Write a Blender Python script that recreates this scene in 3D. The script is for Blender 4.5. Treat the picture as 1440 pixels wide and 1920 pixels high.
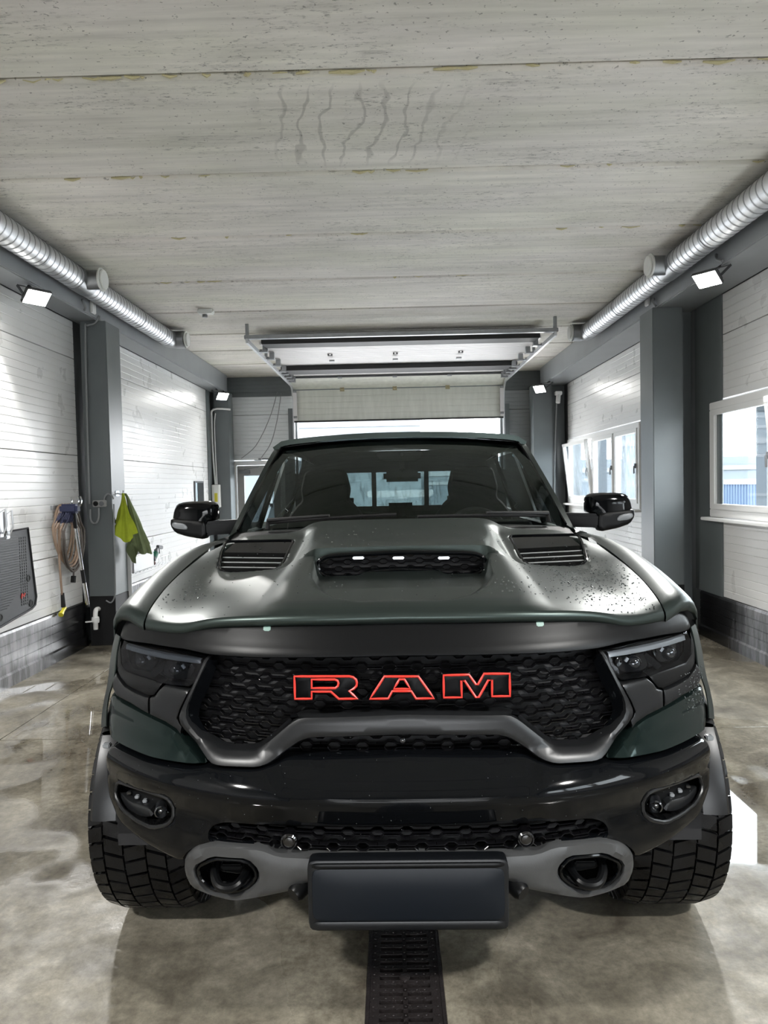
import bpy, bmesh, math, random
import numpy as np
from mathutils import Vector, Matrix
from mathutils.geometry import delaunay_2d_cdt
random.seed(7)
for o in list(bpy.data.objects): bpy.data.objects.remove(o)
SC = bpy.context.scene
COL = SC.collection
# ---------------------------------------------------------------- camera
FPX, CAMH = 1342.0, 1.62
VPX, VPY, RHO = 734.0, 910.0, 0.0215
_dx, _dy = VPX-720, 960-VPY
_x0 = _dx*math.cos(RHO)+_dy*math.sin(RHO); _y0 = -_dx*math.sin(RHO)+_dy*math.cos(RHO)
YAW = math.atan(_x0/FPX); PIT = -math.atan(_y0/math.hypot(FPX, _x0))
CAMR = (Matrix.Rotation(YAW, 3, 'Z') @ Matrix.Rotation(math.pi/2+PIT, 3, 'X') @ Matrix.Rotation(-RHO, 3, 'Z'))
CAMP = Vector((0, 0, CAMH))
cam = bpy.data.cameras.new('camera'); camo = bpy.data.objects.new('camera', cam); COL.objects.link(camo)
cam.sensor_fit = 'VERTICAL'; cam.sensor_height = 24.0; cam.lens = FPX/1920*24.0
cam.clip_start = 0.05; cam.clip_end = 300
camo.matrix_world = Matrix.Translation(CAMP) @ CAMR.to_4x4()
SC.camera = camo
def ray(u, v): return CAMR @ Vector(((u-720)/FPX, (960-v)/FPX, -1.0))
def px(u, v, Y): d = ray(u, v); return CAMP + d*(Y/d.y)            # pixel on a plane Y
def onX(u, v, X): d = ray(u, v); return CAMP + d*(X/d.x)          # pixel on a side wall
def onZ(u, v, z): d = ray(u, v); return CAMP + d*((z-CAMH)/d.z)   # pixel on a level plane
# ---------------------------------------------------------------- sky, exposure
W = bpy.data.worlds.new('sky'); SC.world = W; W.use_nodes = True
nt = W.node_tree; bg = nt.nodes['Background']
bg.inputs['Color'].default_value = (0.95, 0.975, 1.0, 1); bg.inputs['Strength'].default_value = 4.3
SC.view_settings.view_transform = 'Standard'; SC.view_settings.look = 'None'
SC.view_settings.exposure = 2.1; SC.view_settings.gamma = 1.0; SC.view_settings.use_curve_mapping = False
LAMP_W = 27.0
SC.cycles.use_denoising = True
SC.cycles.max_bounces = 8; SC.cycles.transparent_max_bounces = 12
SC.cycles.sample_clamp_indirect = 6.0
SC.cycles.caustics_reflective = False; SC.cycles.caustics_refractive = False
# ---------------------------------------------------------------- materials
MATS = {}
def S(x): x = max(0.0, min(1.0, x)); return x*x*(3-2*x)
def mat(name, col, rough=.5, metal=0., coat=0., bump=0., bscale=60., var=0., vscale=8., stretch=(1, 1, 1), emit=None, spec=.5, rvar=0., coords='Object'):
    m = bpy.data.materials.new(name); m.use_nodes = True; t = m.node_tree; b = t.nodes['Principled BSDF']
    b.inputs['Base Color'].default_value = (*col, 1); b.inputs['Roughness'].default_value = rough
    b.inputs['Metallic'].default_value = metal; b.inputs['Coat Weight'].default_value = coat
    b.inputs['Specular IOR Level'].default_value = spec; b.inputs['Coat Roughness'].default_value = .04
    N, L = t.nodes, t.links
    if bump or var or rvar:
        tc = N.new('ShaderNodeTexCoord'); mp = N.new('ShaderNodeMapping'); mp.inputs['Scale'].default_value = stretch
        L.new(tc.outputs[coords], mp.inputs['Vector'])
    if var:
        n = N.new('ShaderNodeTexNoise'); n.inputs['Scale'].default_value = vscale; n.inputs['Detail'].default_value = 6
        L.new(mp.outputs[0], n.inputs['Vector'])
        r = N.new('ShaderNodeMapRange'); r.inputs[1].default_value = .3; r.inputs[2].default_value = .7
        r.inputs[3].default_value = 1-var; r.inputs[4].default_value = 1+var
        L.new(n.outputs['Fac'], r.inputs[0])
        x = N.new('ShaderNodeVectorMath'); x.operation = 'SCALE'; x.inputs[0].default_value = col
        L.new(r.outputs[0], x.inputs['Scale']); L.new(x.outputs[0], b.inputs['Base Color'])
    if rvar:
        n = N.new('ShaderNodeTexNoise'); n.inputs['Scale'].default_value = vscale*1.7; n.inputs['Detail'].default_value = 4
        L.new(mp.outputs[0], n.inputs['Vector'])
        r = N.new('ShaderNodeMapRange'); r.inputs[1].default_value = .35; r.inputs[2].default_value = .65
        r.inputs[3].default_value = max(.02, rough-rvar); r.inputs[4].default_value = rough+rvar
        L.new(n.outputs['Fac'], r.inputs[0]); L.new(r.outputs[0], b.inputs['Roughness'])
    if bump:
        n = N.new('ShaderNodeTexNoise'); n.inputs['Scale'].default_value = bscale; n.inputs['Detail'].default_value = 4
        L.new(mp.outputs[0], n.inputs['Vector'])
        bp = N.new('ShaderNodeBump'); bp.inputs['Strength'].default_value = bump; bp.inputs['Distance'].default_value = .01
        L.new(n.outputs['Fac'], bp.inputs['Height']); L.new(bp.outputs[0], b.inputs['Normal'])
    if emit:
        b.inputs['Emission Color'].default_value = (*emit[:3], 1); b.inputs['Emission Strength'].default_value = emit[3]
    MATS[name] = m; return m
def glass(name, tint, rough=.02, gloss=(1, 1, 1), wet=0.):
    m = bpy.data.materials.new(name); m.use_nodes = True; t = m.node_tree; N, L = t.nodes, t.links
    for n in list(N): N.remove(n)
    out = N.new('ShaderNodeOutputMaterial'); mx = N.new('ShaderNodeMixShader'); fr = N.new('ShaderNodeFresnel'); ge = N.new('ShaderNodeNewGeometry'); mr = N.new('ShaderNodeMapRange'); mr.inputs[3].default_value = 1.5; mr.inputs[4].default_value = 1/1.5
    L.new(ge.outputs['Backfacing'], mr.inputs[0]); L.new(mr.outputs[0], fr.inputs[0])
    tr = N.new('ShaderNodeBsdfTransparent'); tr.inputs[0].default_value = (*tint, 1)
    gl = N.new('ShaderNodeBsdfGlossy'); gl.inputs['Roughness'].default_value = rough; gl.inputs['Color'].default_value = (*gloss, 1)
    L.new(fr.outputs[0], mx.inputs[0]); L.new(tr.outputs[0], mx.inputs[1]); L.new(gl.outputs[0], mx.inputs[2])
    if wet:   # rain streaks and condensation on the pane
        tc = N.new('ShaderNodeTexCoord'); mp = N.new('ShaderNodeMapping'); mp.inputs['Scale'].default_value = (30, 30, 5)
        n = N.new('ShaderNodeTexNoise'); n.inputs['Scale'].default_value = 1.6; n.inputs['Detail'].default_value = 5
        L.new(tc.outputs['Object'], mp.inputs[0]); L.new(mp.outputs[0], n.inputs['Vector'])
        r = N.new('ShaderNodeMapRange'); r.inputs[1].default_value = .5; r.inputs[2].default_value = .68; r.inputs[4].default_value = wet
        L.new(n.outputs['Fac'], r.inputs[0])
        df = N.new('ShaderNodeBsdfTranslucent'); df.inputs[0].default_value = (.22, .25, .27, 1)
        m2 = N.new('ShaderNodeMixShader'); L.new(r.outputs[0], m2.inputs[0]); L.new(mx.outputs[0], m2.inputs[1]); L.new(df.outputs[0], m2.inputs[2])
        L.new(m2.outputs[0], out.inputs[0])
    else: L.new(mx.outputs[0], out.inputs[0])
    MATS[name] = m; return m
mat('paint', (.031, .041, .038), .34, .72, coat=0., bump=.02, bscale=900, spec=.35)
mat('paint_gloss', (.009, .016, .0148), .16, .6, spec=.3)
mat('gloss_black', (.0018, .0021, .0026), .06, spec=.19)
mat('satin_black', (.0022, .0024, .0027), .36, bump=.03, bscale=500, spec=.15)
mat('satin_grey', (.0085, .009, .0098), .34, .2, bump=.03, bscale=500, spec=.35)
mat('steel_skid', (.036, .037, .038), .42, .2, bump=.05, bscale=400)
mat('plastic', (.005, .005, .0055), .55, bump=.1, bscale=700, spec=.3)
mat('rubber', (.0016, .0016, .0019), .40, bump=.12, bscale=300, rvar=.2, spec=.25)
mat('void', (.003, .003, .004), .8)
mat('interior', (.005, .0055, .006), .6, bump=.05, bscale=200)
mat('seat_cloth', (.0035, .004, .0045), .75, spec=.1)
mat('mesh_black', (.0025, .0025, .003), .12, spec=.7)
mat('red', (.50, .024, .015), .4)
mat('chrome', (.75, .76, .78), .12, 1.)
mat('letter_black', (.0012, .0012, .0015), .3, spec=.06)
mat('lamp_grey', (.16, .17, .18), .3)
mat('lens_dark', (.01, .011, .013), .04, coat=1.)
mat('lens_clear', (.35, .37, .4), .06, .3, coat=1.)
mat('plate_face', (.0021, .0035, .0057), .42, spec=.2)
mat('plate_rim', (.0022, .0027, .0035), .35, spec=.3)
mat('alloy', (.03, .03, .032), .3, .6)
mat('marker', (.10, .18, .155), .3)
mat('water', (.03, .035, .035), .03, .0, spec=.7)
mat('wall_white', (.70, .70, .695), .32, var=.02, vscale=2.2, rvar=.05)
mat('wall_grey', (.23, .245, .255), .42, var=.05, vscale=3)
mat('back_panel', (.62, .64, .65), .42, var=.04, vscale=3)
mat('column_grey', (.115, .130, .134), .40, var=.07, vscale=2.5, bump=.04, bscale=20)
mat('beam_grey', (.25, .265, .275), .42, var=.05, vscale=3)
mat('galv', (.60, .61, .63), .42, .8, var=.08, vscale=14)
mat('galv_dark', (.30, .31, .32), .40, .8, var=.12, vscale=12)
mat('white_cap', (.66, .67, .65), .4)
mat('pvc', (.78, .78, .77), .35)
mat('door_panel', (.60, .605, .55), .45, var=.08, vscale=3, stretch=(4, 4, .6))
mat('door_panel_white', (.66, .64, .64), .45)
mat('rubber_strip', (.012, .012, .013), .6)
mat('lamp_body', (.045, .047, .05), .4)
mat('lamp_face', (1, 1, 1), .3, emit=(1, .99, .94, 14.))
mat('conduit', (.20, .21, .215), .5)
mat('box_grey', (.33, .33, .32), .5)
mat('hose_tan', (.27, .185, .13), .45)
mat('hose_dark', (.10, .085, .075), .5)
mat('brush_blue', (.010, .014, .05), .6, bump=.4, bscale=250)
mat('yellow', (.62, .55, .03), .4)
mat('lime_cloth', (.27, .33, .014), .9, bump=.3, bscale=160, var=.12, vscale=14)
mat('olive_cloth', (.17, .21, .105), .9, bump=.3, bscale=160, var=.15, vscale=12)
mat('mat_rubber', (.016, .017, .02), .42, bump=.2, bscale=300)
mat('cast_iron', (.016, .013, .013), .45, .3, bump=.3, bscale=120, var=.2, vscale=20)
mat('foam', (.55, .50, .30), .9, bump=.4, bscale=90)
mat('green', (.02, .16, .10), .4)
mat('maroon', (.10, .025, .02), .6)
mat('paper', (.75, .75, .72), .6)
mat('mirror', (.8, .82, .84), .04, 1.)
mat('shelf_white', (.72, .73, .74), .35)
mat('out_wall', (.088, .104, .118), .7, var=.04, vscale=.7)
mat('out_white', (.135, .145, .155), .7)
mat('out_blue', (.045, .075, .13), .6)
mat('out_grey', (.055, .07, .085), .6)
mat('out_ground', (.50, .50, .50), .8, var=.1, vscale=.4)
mat('rust', (.35, .30, .18), .7)
glass('pane', (.93, .96, .97))
glass('pane_wet', (.90, .94, .96), wet=.40)
glass('windshield', (.42, .46, .45), gloss=(.55, .62, .60))
glass('rear_glass', (.62, .70, .70), wet=.35)
glass('side_glass', (.22, .24, .25))
glass('lens_cover', (.80, .82, .84), gloss=(.22, .22, .23))
glass('lens_smoke', (.40, .42, .45), gloss=(.32, .32, .34))
def concrete_ceiling():
    m = bpy.data.materials.new('ceiling_concrete'); m.use_nodes = True; t = m.node_tree; N, L = t.nodes, t.links; b = N['Principled BSDF']
    tc = N.new('ShaderNodeTexCoord')
    def noise(sc, scale, det=6, rough=.6):
        mp = N.new('ShaderNodeMapping'); mp.inputs['Scale'].default_value = sc; L.new(tc.outputs['Object'], mp.inputs[0])
        n = N.new('ShaderNodeTexNoise'); n.inputs['Scale'].default_value = scale; n.inputs['Detail'].default_value = det; n.inputs['Roughness'].default_value = rough
        L.new(mp.outputs[0], n.inputs['Vector']); return n.outputs['Fac']
    def ramp(f, a, b_, c0, c1):
        r = N.new('ShaderNodeMapRange'); r.inputs[1].default_value = a; r.inputs[2].default_value = b_; r.inputs[3].default_value = c0; r.inputs[4].default_value = c1
        L.new(f, r.inputs[0]); return r.outputs[0]
    def mul(a, c):
        q = N.new('ShaderNodeMath'); q.operation = 'MULTIPLY'; L.new(a, q.inputs[0]); L.new(c, q.inputs[1]); return q.outputs[0]
    streak = ramp(noise((.5, 9, 1), 2.0), .3, .7, .84, 1.10)
    blot = ramp(noise((.8, 1.6, 1), 1.1), .35, .68, .88, 1.06)
    pits = ramp(noise((6, 22, 1), 2.6, 8, .74), .55, .63, 1.0, .45)
    clus = ramp(noise((.7, 2.4, 1), 1.5), .44, .60, 0, 1)
    mx = N.new('ShaderNodeMix'); mx.inputs[2].default_value = 1.0; L.new(clus, mx.inputs[0]); L.new(pits, mx.inputs[3])
    spk = ramp(noise((26, 34, 1), 1.5, 2), .67, .71, 1.0, .50)
    f = mul(mul(mul(streak, blot), mx.outputs[0]), spk)
    wv = N.new('ShaderNodeTexWave'); wv.wave_type = 'BANDS'; wv.bands_direction = 'X'; wv.inputs['Scale'].default_value = 2.3; wv.inputs['Distortion'].default_value = 7.5; wv.inputs['Detail'].default_value = 3; wv.inputs['Detail Scale'].default_value = 1.6
    mpw = N.new('ShaderNodeMapping'); mpw.inputs['Scale'].default_value = (1, .55, 1); mpw.inputs['Rotation'].default_value = (0, 0, -.28); L.new(tc.outputs['Object'], mpw.inputs[0]); L.new(mpw.outputs[0], wv.inputs['Vector'])
    dr = ramp(wv.outputs['Fac'], .90, .985, 0., 1.)
    sx = N.new('ShaderNodeSeparateXYZ'); L.new(tc.outputs['Object'], sx.inputs[0])
    win = mul(mul(ramp(sx.outputs['X'], -.75, -.55, 0, 1), ramp(sx.outputs['X'], .1, .6, 1, 0)), mul(ramp(sx.outputs['Y'], 3.78, 3.95, 0, 1), ramp(sx.outputs['Y'], 4.62, 4.8, 1, 0)))
    f = mul(f, ramp(mul(dr, win), 0, 1, 1, .72))
    oi = N.new('ShaderNodeObjectInfo'); f = mul(f, ramp(oi.outputs['Random'], 0, 1, .90, 1.05))
    scuff = mul(ramp(noise((1.2, 7, 1), 1.4, 7, .7), .60, .70, 0, 1), clus); f = mul(f, ramp(scuff, 0, 1, 1, .62))
    sc = N.new('ShaderNodeVectorMath'); sc.operation = 'SCALE'; L.new(f, sc.inputs['Scale'])
    hue = N.new('ShaderNodeMix'); hue.data_type = 'RGBA'; hue.inputs[6].default_value = (.74, .705, .66, 1); hue.inputs[7].default_value = (.70, .685, .60, 1)
    L.new(ramp(noise((.4, 1.2, 1), 1.3), .4, .65, 0, 1), hue.inputs[0]); L.new(hue.outputs[2], sc.inputs[0])
    L.new(sc.outputs[0], b.inputs['Base Color']); b.inputs['Roughness'].default_value = .75
    bp = N.new('ShaderNodeBump'); bp.inputs['Strength'].default_value = .35; bp.inputs['Distance'].default_value = .01; L.new(f, bp.inputs['Height']); L.new(bp.outputs[0], b.inputs['Normal'])
    MATS['ceiling_concrete'] = m
concrete_ceiling()
def wet_floor():
    m = bpy.data.materials.new('floor_concrete'); m.use_nodes = True; t = m.node_tree; N, L = t.nodes, t.links; b = N['Principled BSDF']
    tc = N.new('ShaderNodeTexCoord')
    def noise(sc, scale, det=6, rough=.55, dist=0.):
        mp = N.new('ShaderNodeMapping'); mp.inputs['Scale'].default_value = sc; L.new(tc.outputs['Object'], mp.inputs[0])
        n = N.new('ShaderNodeTexNoise'); n.inputs['Scale'].default_value = scale; n.inputs['Detail'].default_value = det; n.inputs['Roughness'].default_value = rough; n.inputs['Distortion'].default_value = dist
        L.new(mp.outputs[0], n.inputs['Vector']); return n.outputs['Fac']
    def ramp(f, a, b_, c0, c1):
        r = N.new('ShaderNodeMapRange'); r.inputs[1].default_value = a; r.inputs[2].default_value = b_; r.inputs[3].default_value = c0; r.inputs[4].default_value = c1
        L.new(f, r.inputs[0]); return r.outputs[0]
    blot = noise((1, 1, 1), 2.3, 12, .68, .5)
    cr = N.new('ShaderNodeValToRGB'); e = cr.color_ramp.elements; e[0].position = .34; e[0].color = (.062, .053, .040, 1); e[1].position = .68; e[1].color = (.25, .228, .182, 1)
    q = e.new(.5); q.color = (.138, .125, .097, 1)
    L.new(blot, cr.inputs[0])
    fine = ramp(noise((1, 1, 1), 34, 10, .75), .3, .7, .62, 1.32)
    sc = N.new('ShaderNodeVectorMath'); sc.operation = 'SCALE'; L.new(cr.outputs[0], sc.inputs[0]); L.new(fine, sc.inputs['Scale'])
    L.new(sc.outputs[0], b.inputs['Base Color'])
    pud = noise((1, .8, 1), .85, 3, .5, .25)
    wetm = ramp(pud, .47, .51, 1., 0.)                       # 0 = standing water, 1 = merely damp
    rg = ramp(noise((1, 1, 1), 9, 6), .3, .7, .38, .60)
    mm = N.new('ShaderNodeMath'); mm.operation = 'MULTIPLY_ADD'; L.new(wetm, mm.inputs[0]); L.new(rg, mm.inputs[1]); mm.inputs[2].default_value = .02
    L.new(mm.outputs[0], b.inputs['Roughness'])
    bp = N.new('ShaderNodeBump'); bp.inputs['Distance'].default_value = .006
    st = N.new('ShaderNodeMath'); st.operation = 'MULTIPLY'; L.new(wetm, st.inputs[0]); st.inputs[1].default_value = .35; L.new(st.outputs[0], bp.inputs['Strength'])
    L.new(noise((1, 1, 1), 30, 6, .7), bp.inputs['Height']); L.new(bp.outputs[0], b.inputs['Normal'])
    b.inputs['Specular IOR Level'].default_value = .4
    MATS['floor_concrete'] = m
wet_floor()
def dado():
    m = bpy.data.materials.new('dado_paint'); m.use_nodes = True; t = m.node_tree; N, L = t.nodes, t.links; b = N['Principled BSDF']
    tc = N.new('ShaderNodeTexCoord'); mp = N.new('ShaderNodeMapping'); mp.inputs['Scale'].default_value = (1, 9, 1.6); L.new(tc.outputs['Object'], mp.inputs[0])
    n = N.new('ShaderNodeTexNoise'); n.inputs['Scale'].default_value = 1.5; n.inputs['Detail'].default_value = 8; n.inputs['Roughness'].default_value = .7; L.new(mp.outputs[0], n.inputs['Vector'])
    mp2 = N.new('ShaderNodeMapping'); mp2.inputs['Scale'].default_value = (1, .5, .6); L.new(tc.outputs['Object'], mp2.inputs[0])
    n2 = N.new('ShaderNodeTexNoise'); n2.inputs['Scale'].default_value = 1.0; n2.inputs['Detail'].default_value = 2; L.new(mp2.outputs[0], n2.inputs['Vector'])
    sx = N.new('ShaderNodeSeparateXYZ'); L.new(tc.outputs['Object'], sx.inputs[0])
    def ramp(f, a, b_, c0, c1):
        r = N.new('ShaderNodeMapRange'); r.interpolation_type = 'SMOOTHSTEP'; r.inputs[1].default_value = a; r.inputs[2].default_value = b_; r.inputs[3].default_value = c0; r.inputs[4].default_value = c1
        L.new(f, r.inputs[0]); return r.outputs[0]
    def op(k, a, c):
        q = N.new('ShaderNodeMath'); q.operation = k; L.new(a, q.inputs[0])
        if isinstance(c, float): q.inputs[1].default_value = c
        else: L.new(c, q.inputs[1])
        return q.outputs[0]
    wob = op('MULTIPLY', op('SUBTRACT', n2.outputs['Fac'], .5), 1.2)
    y = op('ADD', sx.outputs['Y'], wob)
    near = ramp(y, 6.25, 6.85, 1., 0.); far = ramp(y, 7.9, 8.3, 0., 1.)          # lime bloom, washed off beside the column
    bloom = op('MAXIMUM', near, far)
    st = ramp(n.outputs['Fac'], .38, .62, .45, 1.0)
    f = op('MULTIPLY', bloom, st)
    cr = N.new('ShaderNodeValToRGB'); e = cr.color_ramp.elements; e[0].position = .0; e[0].color = (.012, .0125, .014, 1); e[1].position = 1.0; e[1].color = (.34, .34, .36, 1)
    L.new(f, cr.inputs[0])
    L.new(cr.outputs[0], b.inputs['Base Color']); b.inputs['Roughness'].default_value = .22
    MATS['dado_paint'] = m
dado()
# ---------------------------------------------------------------- mesh helpers
def tag(o, label=None, cat=None, group=None, kind=None):
    if label: o['label'] = label
    if cat: o['category'] = cat
    if group: o['group'] = group
    if kind: o['kind'] = kind
    return o
def thing(name, label, cat, loc=(0, 0, 0), group=None, rz=0., kind=None):
    o = bpy.data.objects.new(name, None); COL.objects.link(o); o.empty_display_size = .1
    o.location = loc; o.rotation_euler = (0, 0, rz)
    o.matrix_world = Matrix.Translation(loc) @ Matrix.Rotation(rz, 4, 'Z')
    return tag(o, label, cat, group, kind)
def link(name, me, material, parent=None, local=False, origin=None):
    o = bpy.data.objects.new(name, me); COL.objects.link(o)
    if material is not None and not me.materials: me.materials.append(MATS[material])
    if parent is not None:
        o.parent = parent
        if not local: o.matrix_parent_inverse = ROOTM(parent).inverted()
    elif origin is not None:
        me.transform(Matrix.Translation(-Vector(origin))); o.location = origin
    return o
def ROOTM(o):
    m = Matrix.Translation(o.location) @ o.rotation_euler.to_matrix().to_4x4()
    if o.parent: m = ROOTM(o.parent) @ o.matrix_parent_inverse @ m
    return m
class MB:
    def __init__(s): s.v = []; s.f = []
    def add(s, vs, fs):
        n = len(s.v); s.v += [tuple(p) for p in vs]; s.f += [tuple(i+n for i in f) for f in fs]; return s
    def box(s, lo, hi):
        x0, y0, z0 = lo; x1, y1, z1 = hi
        return s.add([(x0,y0,z0),(x1,y0,z0),(x1,y1,z0),(x0,y1,z0),(x0,y0,z1),(x1,y0,z1),(x1,y1,z1),(x0,y1,z1)],
                     [(3,2,1,0),(4,5,6,7),(0,1,5,4),(1,2,6,5),(2,3,7,6),(3,0,4,7)])
    def bar(s, a, b, w, h, up=(0, 0, 1)):      # box beam from a to b
        a, b = Vector(a), Vector(b); d = (b-a).normalized(); u = Vector(up); r = d.cross(u)
        if r.length < 1e-4: r = d.cross(Vector((1, 0, 0)))
        r.normalize(); u = r.cross(d)
        vs = [p + r*(w/2*i) + u*(h/2*j) for p in (a, b) for i, j in ((-1,-1),(1,-1),(1,1),(-1,1))]
        return s.add(vs, [(0,1,2,3),(7,6,5,4),(0,4,5,1),(1,5,6,2),(2,6,7,3),(3,7,4,0)])
    def tube(s, pts, r, n=10, closed=False, cap=True):
        pts = [Vector(p) for p in pts]; m = len(pts); rs = r if isinstance(r, (list, tuple)) else [r]*m
        up = None; vs = []
        for i, p in enumerate(pts):
            if closed: d = pts[(i+1) % m]-pts[i-1]
            else: d = pts[min(i+1, m-1)]-pts[max(i-1, 0)]
            d.normalize()
            if up is None:
                up = Vector((0, 0, 1)) if abs(d.z) < .9 else Vector((1, 0, 0))
            x = d.cross(up)
            if x.length < 1e-5: x = d.orthogonal()
            x.normalize(); up = x.cross(d).normalized()
            for k in range(n):
                a = 2*math.pi*k/n; vs.append(p + (x*math.cos(a)+up*math.sin(a))*rs[i])
        fs = []
        for i in range(m if closed else m-1):
            j = (i+1) % m
            for k in range(n): fs.append((i*n+k, i*n+(k+1) % n, j*n+(k+1) % n, j*n+k))
        if cap and not closed: fs += [tuple(range(n))[::-1], tuple((m-1)*n+k for k in range(n))]
        return s.add(vs, fs)
    def lathe(s, prof, o, axis, n=24):         # prof: (radius, distance along axis)
        o = Vector(o); ax = Vector(axis).normalized(); x = ax.orthogonal().normalized(); y = ax.cross(x); vs = []; fs = []
        for r, h in prof:
            for k in range(n):
                a = 2*math.pi*k/n; vs.append(o + ax*h + (x*math.cos(a)+y*math.sin(a))*r)
        for i in range(len(prof)-1):
            for k in range(n): fs.append((i*n+k, i*n+(k+1) % n, (i+1)*n+(k+1) % n, (i+1)*n+k))
        fs += [tuple(range(n))[::-1], tuple((len(prof)-1)*n+k for k in range(n))]
        return s.add(vs, fs)
    def prism(s, poly, d):                     # planar polygon (3-D points) pushed along d
        d = Vector(d); n = len(poly); a = [Vector(p) for p in poly]
        return s.add(a+[p+d for p in a], [tuple(range(n))[::-1], tuple(range(n, 2*n))] + [(i, (i+1) % n, n+(i+1) % n, n+i) for i in range(n)])
    def grid(s, rows, flip=False):
        n = len(rows[0]); vs = [p for r in rows for p in r]; fs = []
        for i in range(len(rows)-1):
            for j in range(n-1):
                f = (i*n+j, i*n+j+1, (i+1)*n+j+1, (i+1)*n+j); fs.append(f[::-1] if flip else f)
        return s.add(vs, fs)
    def build(s, name, material, parent=None, local=False, origin=None, ang=35, bevel=0., seg=2, solid=0., norm=True):
        me = bpy.data.meshes.new(name); bm = bmesh.new()
        vv = [bm.verts.new(p) for p in s.v]
        for f in s.f:
            try: bm.faces.new([vv[i] for i in f])
            except ValueError: pass
        if norm: bmesh.ops.recalc_face_normals(bm, faces=bm.faces[:])
        if solid:
            g = bmesh.ops.solidify(bm, geom=bm.faces[:], thickness=solid)
        if bevel:
            es = [e for e in bm.edges if len(e.link_faces) == 2 and e.calc_face_angle(0) > .6]
            bmesh.ops.bevel(bm, geom=es, offset=bevel, segments=seg, affect='EDGES', clamp_overlap=True)
        for f in bm.faces: f.smooth = True
        bm.to_mesh(me); bm.free(); me.set_sharp_from_angle(angle=math.radians(ang))
        return link(name, me, material, parent, local, origin)
def mk_box(name, lo, hi, m, parent=None, bevel=0., origin=None):
    return MB().box(lo, hi).build(name, m, parent, bevel=bevel, origin=origin)
def struct(o): o['kind'] = 'structure'; return o
def interp(x, tab):
    if x <= tab[0][0]: return tab[0][1]
    for (a, p), (b, q) in zip(tab, tab[1:]):
        if x <= b: return p+(q-p)*(x-a)/(b-a)
    return tab[-1][1]
def sinterp(x, tab):                           # smooth (Catmull-Rom) table
    n = len(tab)
    if x <= tab[0][0]: return tab[0][1]
    if x >= tab[-1][0]: return tab[-1][1]
    for i in range(n-1):
        if x <= tab[i+1][0]: break
    x1, y1 = tab[i]; x2, y2 = tab[i+1]; h = x2-x1
    m1 = (y2-tab[i-1][1])/(x2-tab[i-1][0]) if i > 0 else (y2-y1)/h
    m2 = (tab[i+2][1]-y1)/(tab[i+2][0]-x1) if i+2 < n else (y2-y1)/h
    s = (x-x1)/h
    return (2*s**3-3*s*s+1)*y1+(s**3-2*s*s+s)*h*m1+(-2*s**3+3*s*s)*y2+(s**3-s*s)*h*m2
def spline(pts, n=6, closed=False):
    P = [Vector(p) for p in pts]; m = len(P); out = []
    for i in range(m if closed else m-1):
        if closed: a, b, c, d = P[i-1], P[i], P[(i+1) % m], P[(i+2) % m]
        else: a, b, c, d = P[max(i-1, 0)], P[i], P[i+1], P[min(i+2, m-1)]
        for k in range(n):
            t = k/n
            out.append(.5*((2*b)+(c-a)*t+(2*a-5*b+4*c-d)*t*t+(3*b-a-3*c+d)*t**3))
    if not closed: out.append(P[-1])
    return out
# ================================================================= the room
WL, WR, CZ, Y0R, Y1R = -3.27, 3.22, 3.72, -4.8, 13.6
BL, BR, BZ = -3.0, 2.78, 3.39                    # inner faces of the wall beams, their underside
DX0, DX1 = -1.76, 2.08                           # gate opening
# ---- ceiling: precast slabs
ceil = struct(mk_box('ceiling', (-3.6, Y0R, CZ+.2), (3.6, Y1R+.2, CZ+.3), 'ceiling_concrete'))
joints = [-4.8, -3.5, -2.3, -1.1, .1, 1.3, 2.5, 3.71, 4.87, 6.05, 7.32, 8.56, 9.78, 10.94, 12.15, 13.75]
for a, b in zip(joints, joints[1:]):
    m = MB(); g = .034; c = .020
    m.prism([(-3.6, a+g*.4+c, CZ), (-3.6, b-g*.4-c, CZ), (-3.6, b-g*.4, CZ+c), (-3.6, b-g*.4, CZ+.2), (-3.6, a+g*.4, CZ+.2), (-3.6, a+g*.4, CZ+c)], (7.2, 0, 0))
    o = m.build('ceiling_slab', 'ceiling_concrete', ceil)
m = MB()                                         # hardened foam squeezed out of the joints
for j, n in ((3.71, 40), (4.87, 14), (6.05, 10), (7.32, 7)):
    for k in range(n):
        x = random.uniform(-2.6, 2.6); l = random.uniform(.02, .16); r = random.uniform(.004, .011)
        m.tube([(x, j+random.uniform(-.012, .012), CZ+.006), (x+l*.5, j+random.uniform(-.015, .015), CZ+.0), (x+l, j, CZ+.006)], [r*.5, r, r*.4], 6)
tag(m.build('joint_foam', 'foam', ceil), kind='stuff')
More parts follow.
